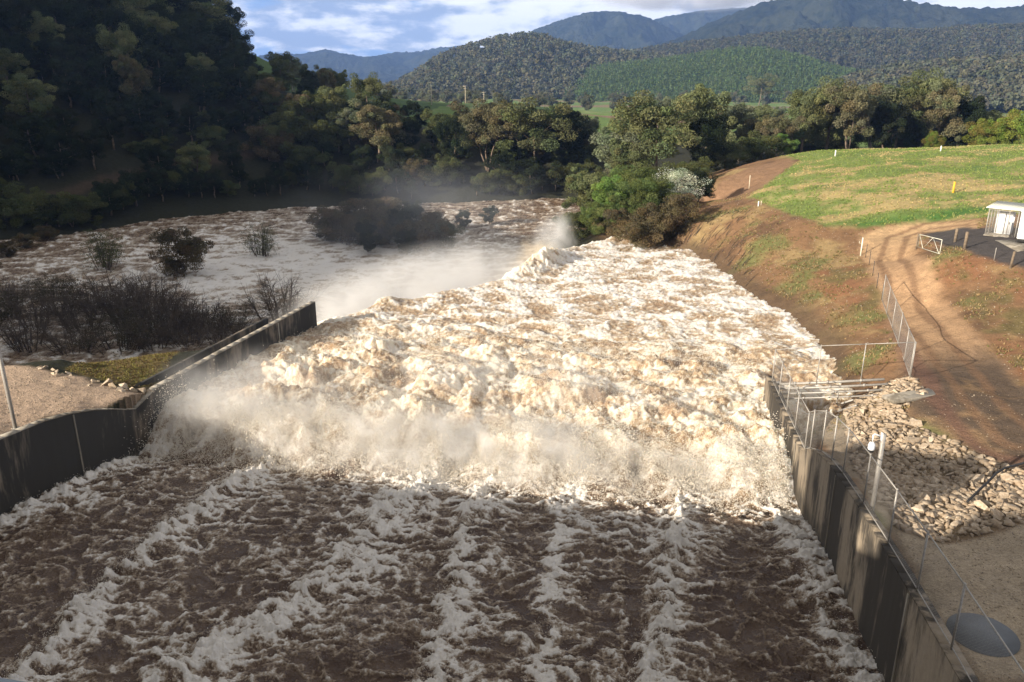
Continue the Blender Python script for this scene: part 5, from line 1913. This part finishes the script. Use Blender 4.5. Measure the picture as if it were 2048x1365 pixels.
# ------------------------------------------------------------------ power poles across the paddock
for px, y, tp, lb in ((863, 350, 163, 'tall power pole with a crossarm standing in the green paddock'), (931, 520, 171, 'second power pole beyond the paddock, smaller than the first'), (968, 640, 184, 'farthest and smallest power pole beyond the paddock')):
    x, z = x_at(px, y)
    h = z_top(px, tp, y) - z
    root = empty('power_pole', (x, y, z)); tag(root, lb, 'power pole')
    MB().tube([(0, 0, -.5), (0, 0, h)], [.20, .13], 8).build('pole', M_PALETIMBER, root, True)
    m = MB().box((0, 0, h - .6), (1.5, .07, .09), (0.95, .3, 0)); m.build('crossarm', M_PALETIMBER, root)
    MB().box((0, 0, h - 1.9), (1.1, .06, .08), (0.95, .3, 0)).build('crossarm', M_PALETIMBER, root)
    for q in (-1.35, -.8, .8, 1.35):
        MB().tube([(q * .95, q * .3, h - .55), (q * .95, q * .3, h - .2)], .05, 6).build('insulator', M_WHITE, root)


# ------------------------------------------------------------------ air: spray over the fall, haze over the valley
def mist(name, label, loc, half, rz, density, scale, seed, thr=(0.42, 0.75), color=(0.93, 0.93, 0.93)):
    m, t, out = new_mat(name)
    g = t.node('ShaderNodeTexCoord')
    o = g.outputs['Object']
    ln = t.node('ShaderNodeVectorMath', operation='LENGTH', ins={0: o}).outputs['Value']
    fall = t.step(ln, 1.0, 0.25)
    pos = t.node('ShaderNodeNewGeometry').outputs['Position']
    mp_ = t.node('ShaderNodeMapping', ins={'Vector': pos, 'Location': (seed * 3.1, seed * 1.7, 0), 'Scale': (1, 1, 0.7)})
    n = t.noise(mp_.outputs[0], scale, 5.0, 0.6, 0.5)
    d = t.math('MULTIPLY', t.math('MULTIPLY', fall, t.step(n, *thr)), density)
    p = t.node('ShaderNodeVolumePrincipled', ins={'Color': (*color, 1.0), 'Density': d, 'Anisotropy': 0.15})
    t.l.new(p.outputs[0], out.inputs['Volume'])
    import bmesh
    bm = bmesh.new()
    bmesh.ops.create_icosphere(bm, subdivisions=3, radius=1.0)
    me = bpy.data.meshes.new(name); bm.to_mesh(me); bm.free()
    me.materials.append(m)
    ob = bpy.data.objects.new(name, me)
    ob.location = loc; ob.scale = half; ob.rotation_euler = (0, 0, rz)
    COL.objects.link(ob)
    return tag(ob, label, 'mist', None, 'stuff')


mist('spray', 'white spray standing along the line where the chute plunges', (*xy_of(38.6, -11.0), 1.3), (18.5, 3.6, 3.6), -AZ, 1.5, 0.55, 1, (0.40, 0.70))
mist('spray', 'thin spray blown over the boiling water behind the plunge line', (*xy_of(44.0, -11.0), 2.8), (17.0, 7.5, 3.4), -AZ, 0.22, 0.30, 9, (0.42, 0.72))
mist('spray', 'dense shaded spray at the foot of the dark wall', (*xy_of(40.0, -24.5), 3.0), (7.5, 5.0, 4.2), -AZ, 0.40, 0.4, 2, (0.35, 0.7))
mist('spray', 'spray drifting over the fall into the river', (-8.5, 80, -0.5), (20, 10, 6.5), math.radians(50), 0.55, 0.22, 3, (0.34, 0.68))
mist('spray', 'small plume of spray past the far end of the fall', (5.6, 101, 1.0), (3.8, 3.6, 5.5), 0, 0.95, 0.4, 4, (0.36, 0.7))
mist('spray', 'white spray rising behind the end of the dark wall', (-15.5, 72, -0.5), (6.5, 5, 5.0), 0, 0.60, 0.35, 5, (0.38, 0.7))
mist('spray', 'tan fan of spray leaping off the far crest of the fall', (2.4, 86.5, 3.2), (2.8, 5.5, 2.2), -0.5, 0.55, 0.6, 8, (0.42, 0.70), (1.0, 0.90, 0.74))
mist('spray', 'thin drifting spray over the flooded bushes in mid river', (-12, 118, 2.5), (32, 22, 9), 0.2, 0.012, 0.06, 6, (0.3, 0.7), (0.82, 0.88, 1.0))

mist('mist', 'low cloud lying across the tops of the blue mountains', (800, 3780, 352), (520, 230, 78), -0.2, 0.03, 0.006, 7, (0.38, 0.60), (0.95, 0.96, 1.0))  # a low cloud; built like the spray, within the haze

hz = MB().box((0, 3400, 215), (7600, 4400, 247)).build('haze')
m, t, out = new_mat('haze')
p = t.node('ShaderNodeVolumePrincipled', ins={'Color': (0.30, 0.50, 1.0, 1.0), 'Density': 0.000095, 'Anisotropy': 0.0})
t.l.new(p.outputs[0], out.inputs['Volume'])
hz.data.materials.append(m)
tag(hz, 'pale blue air softening the far mountains', 'haze', None, 'stuff')
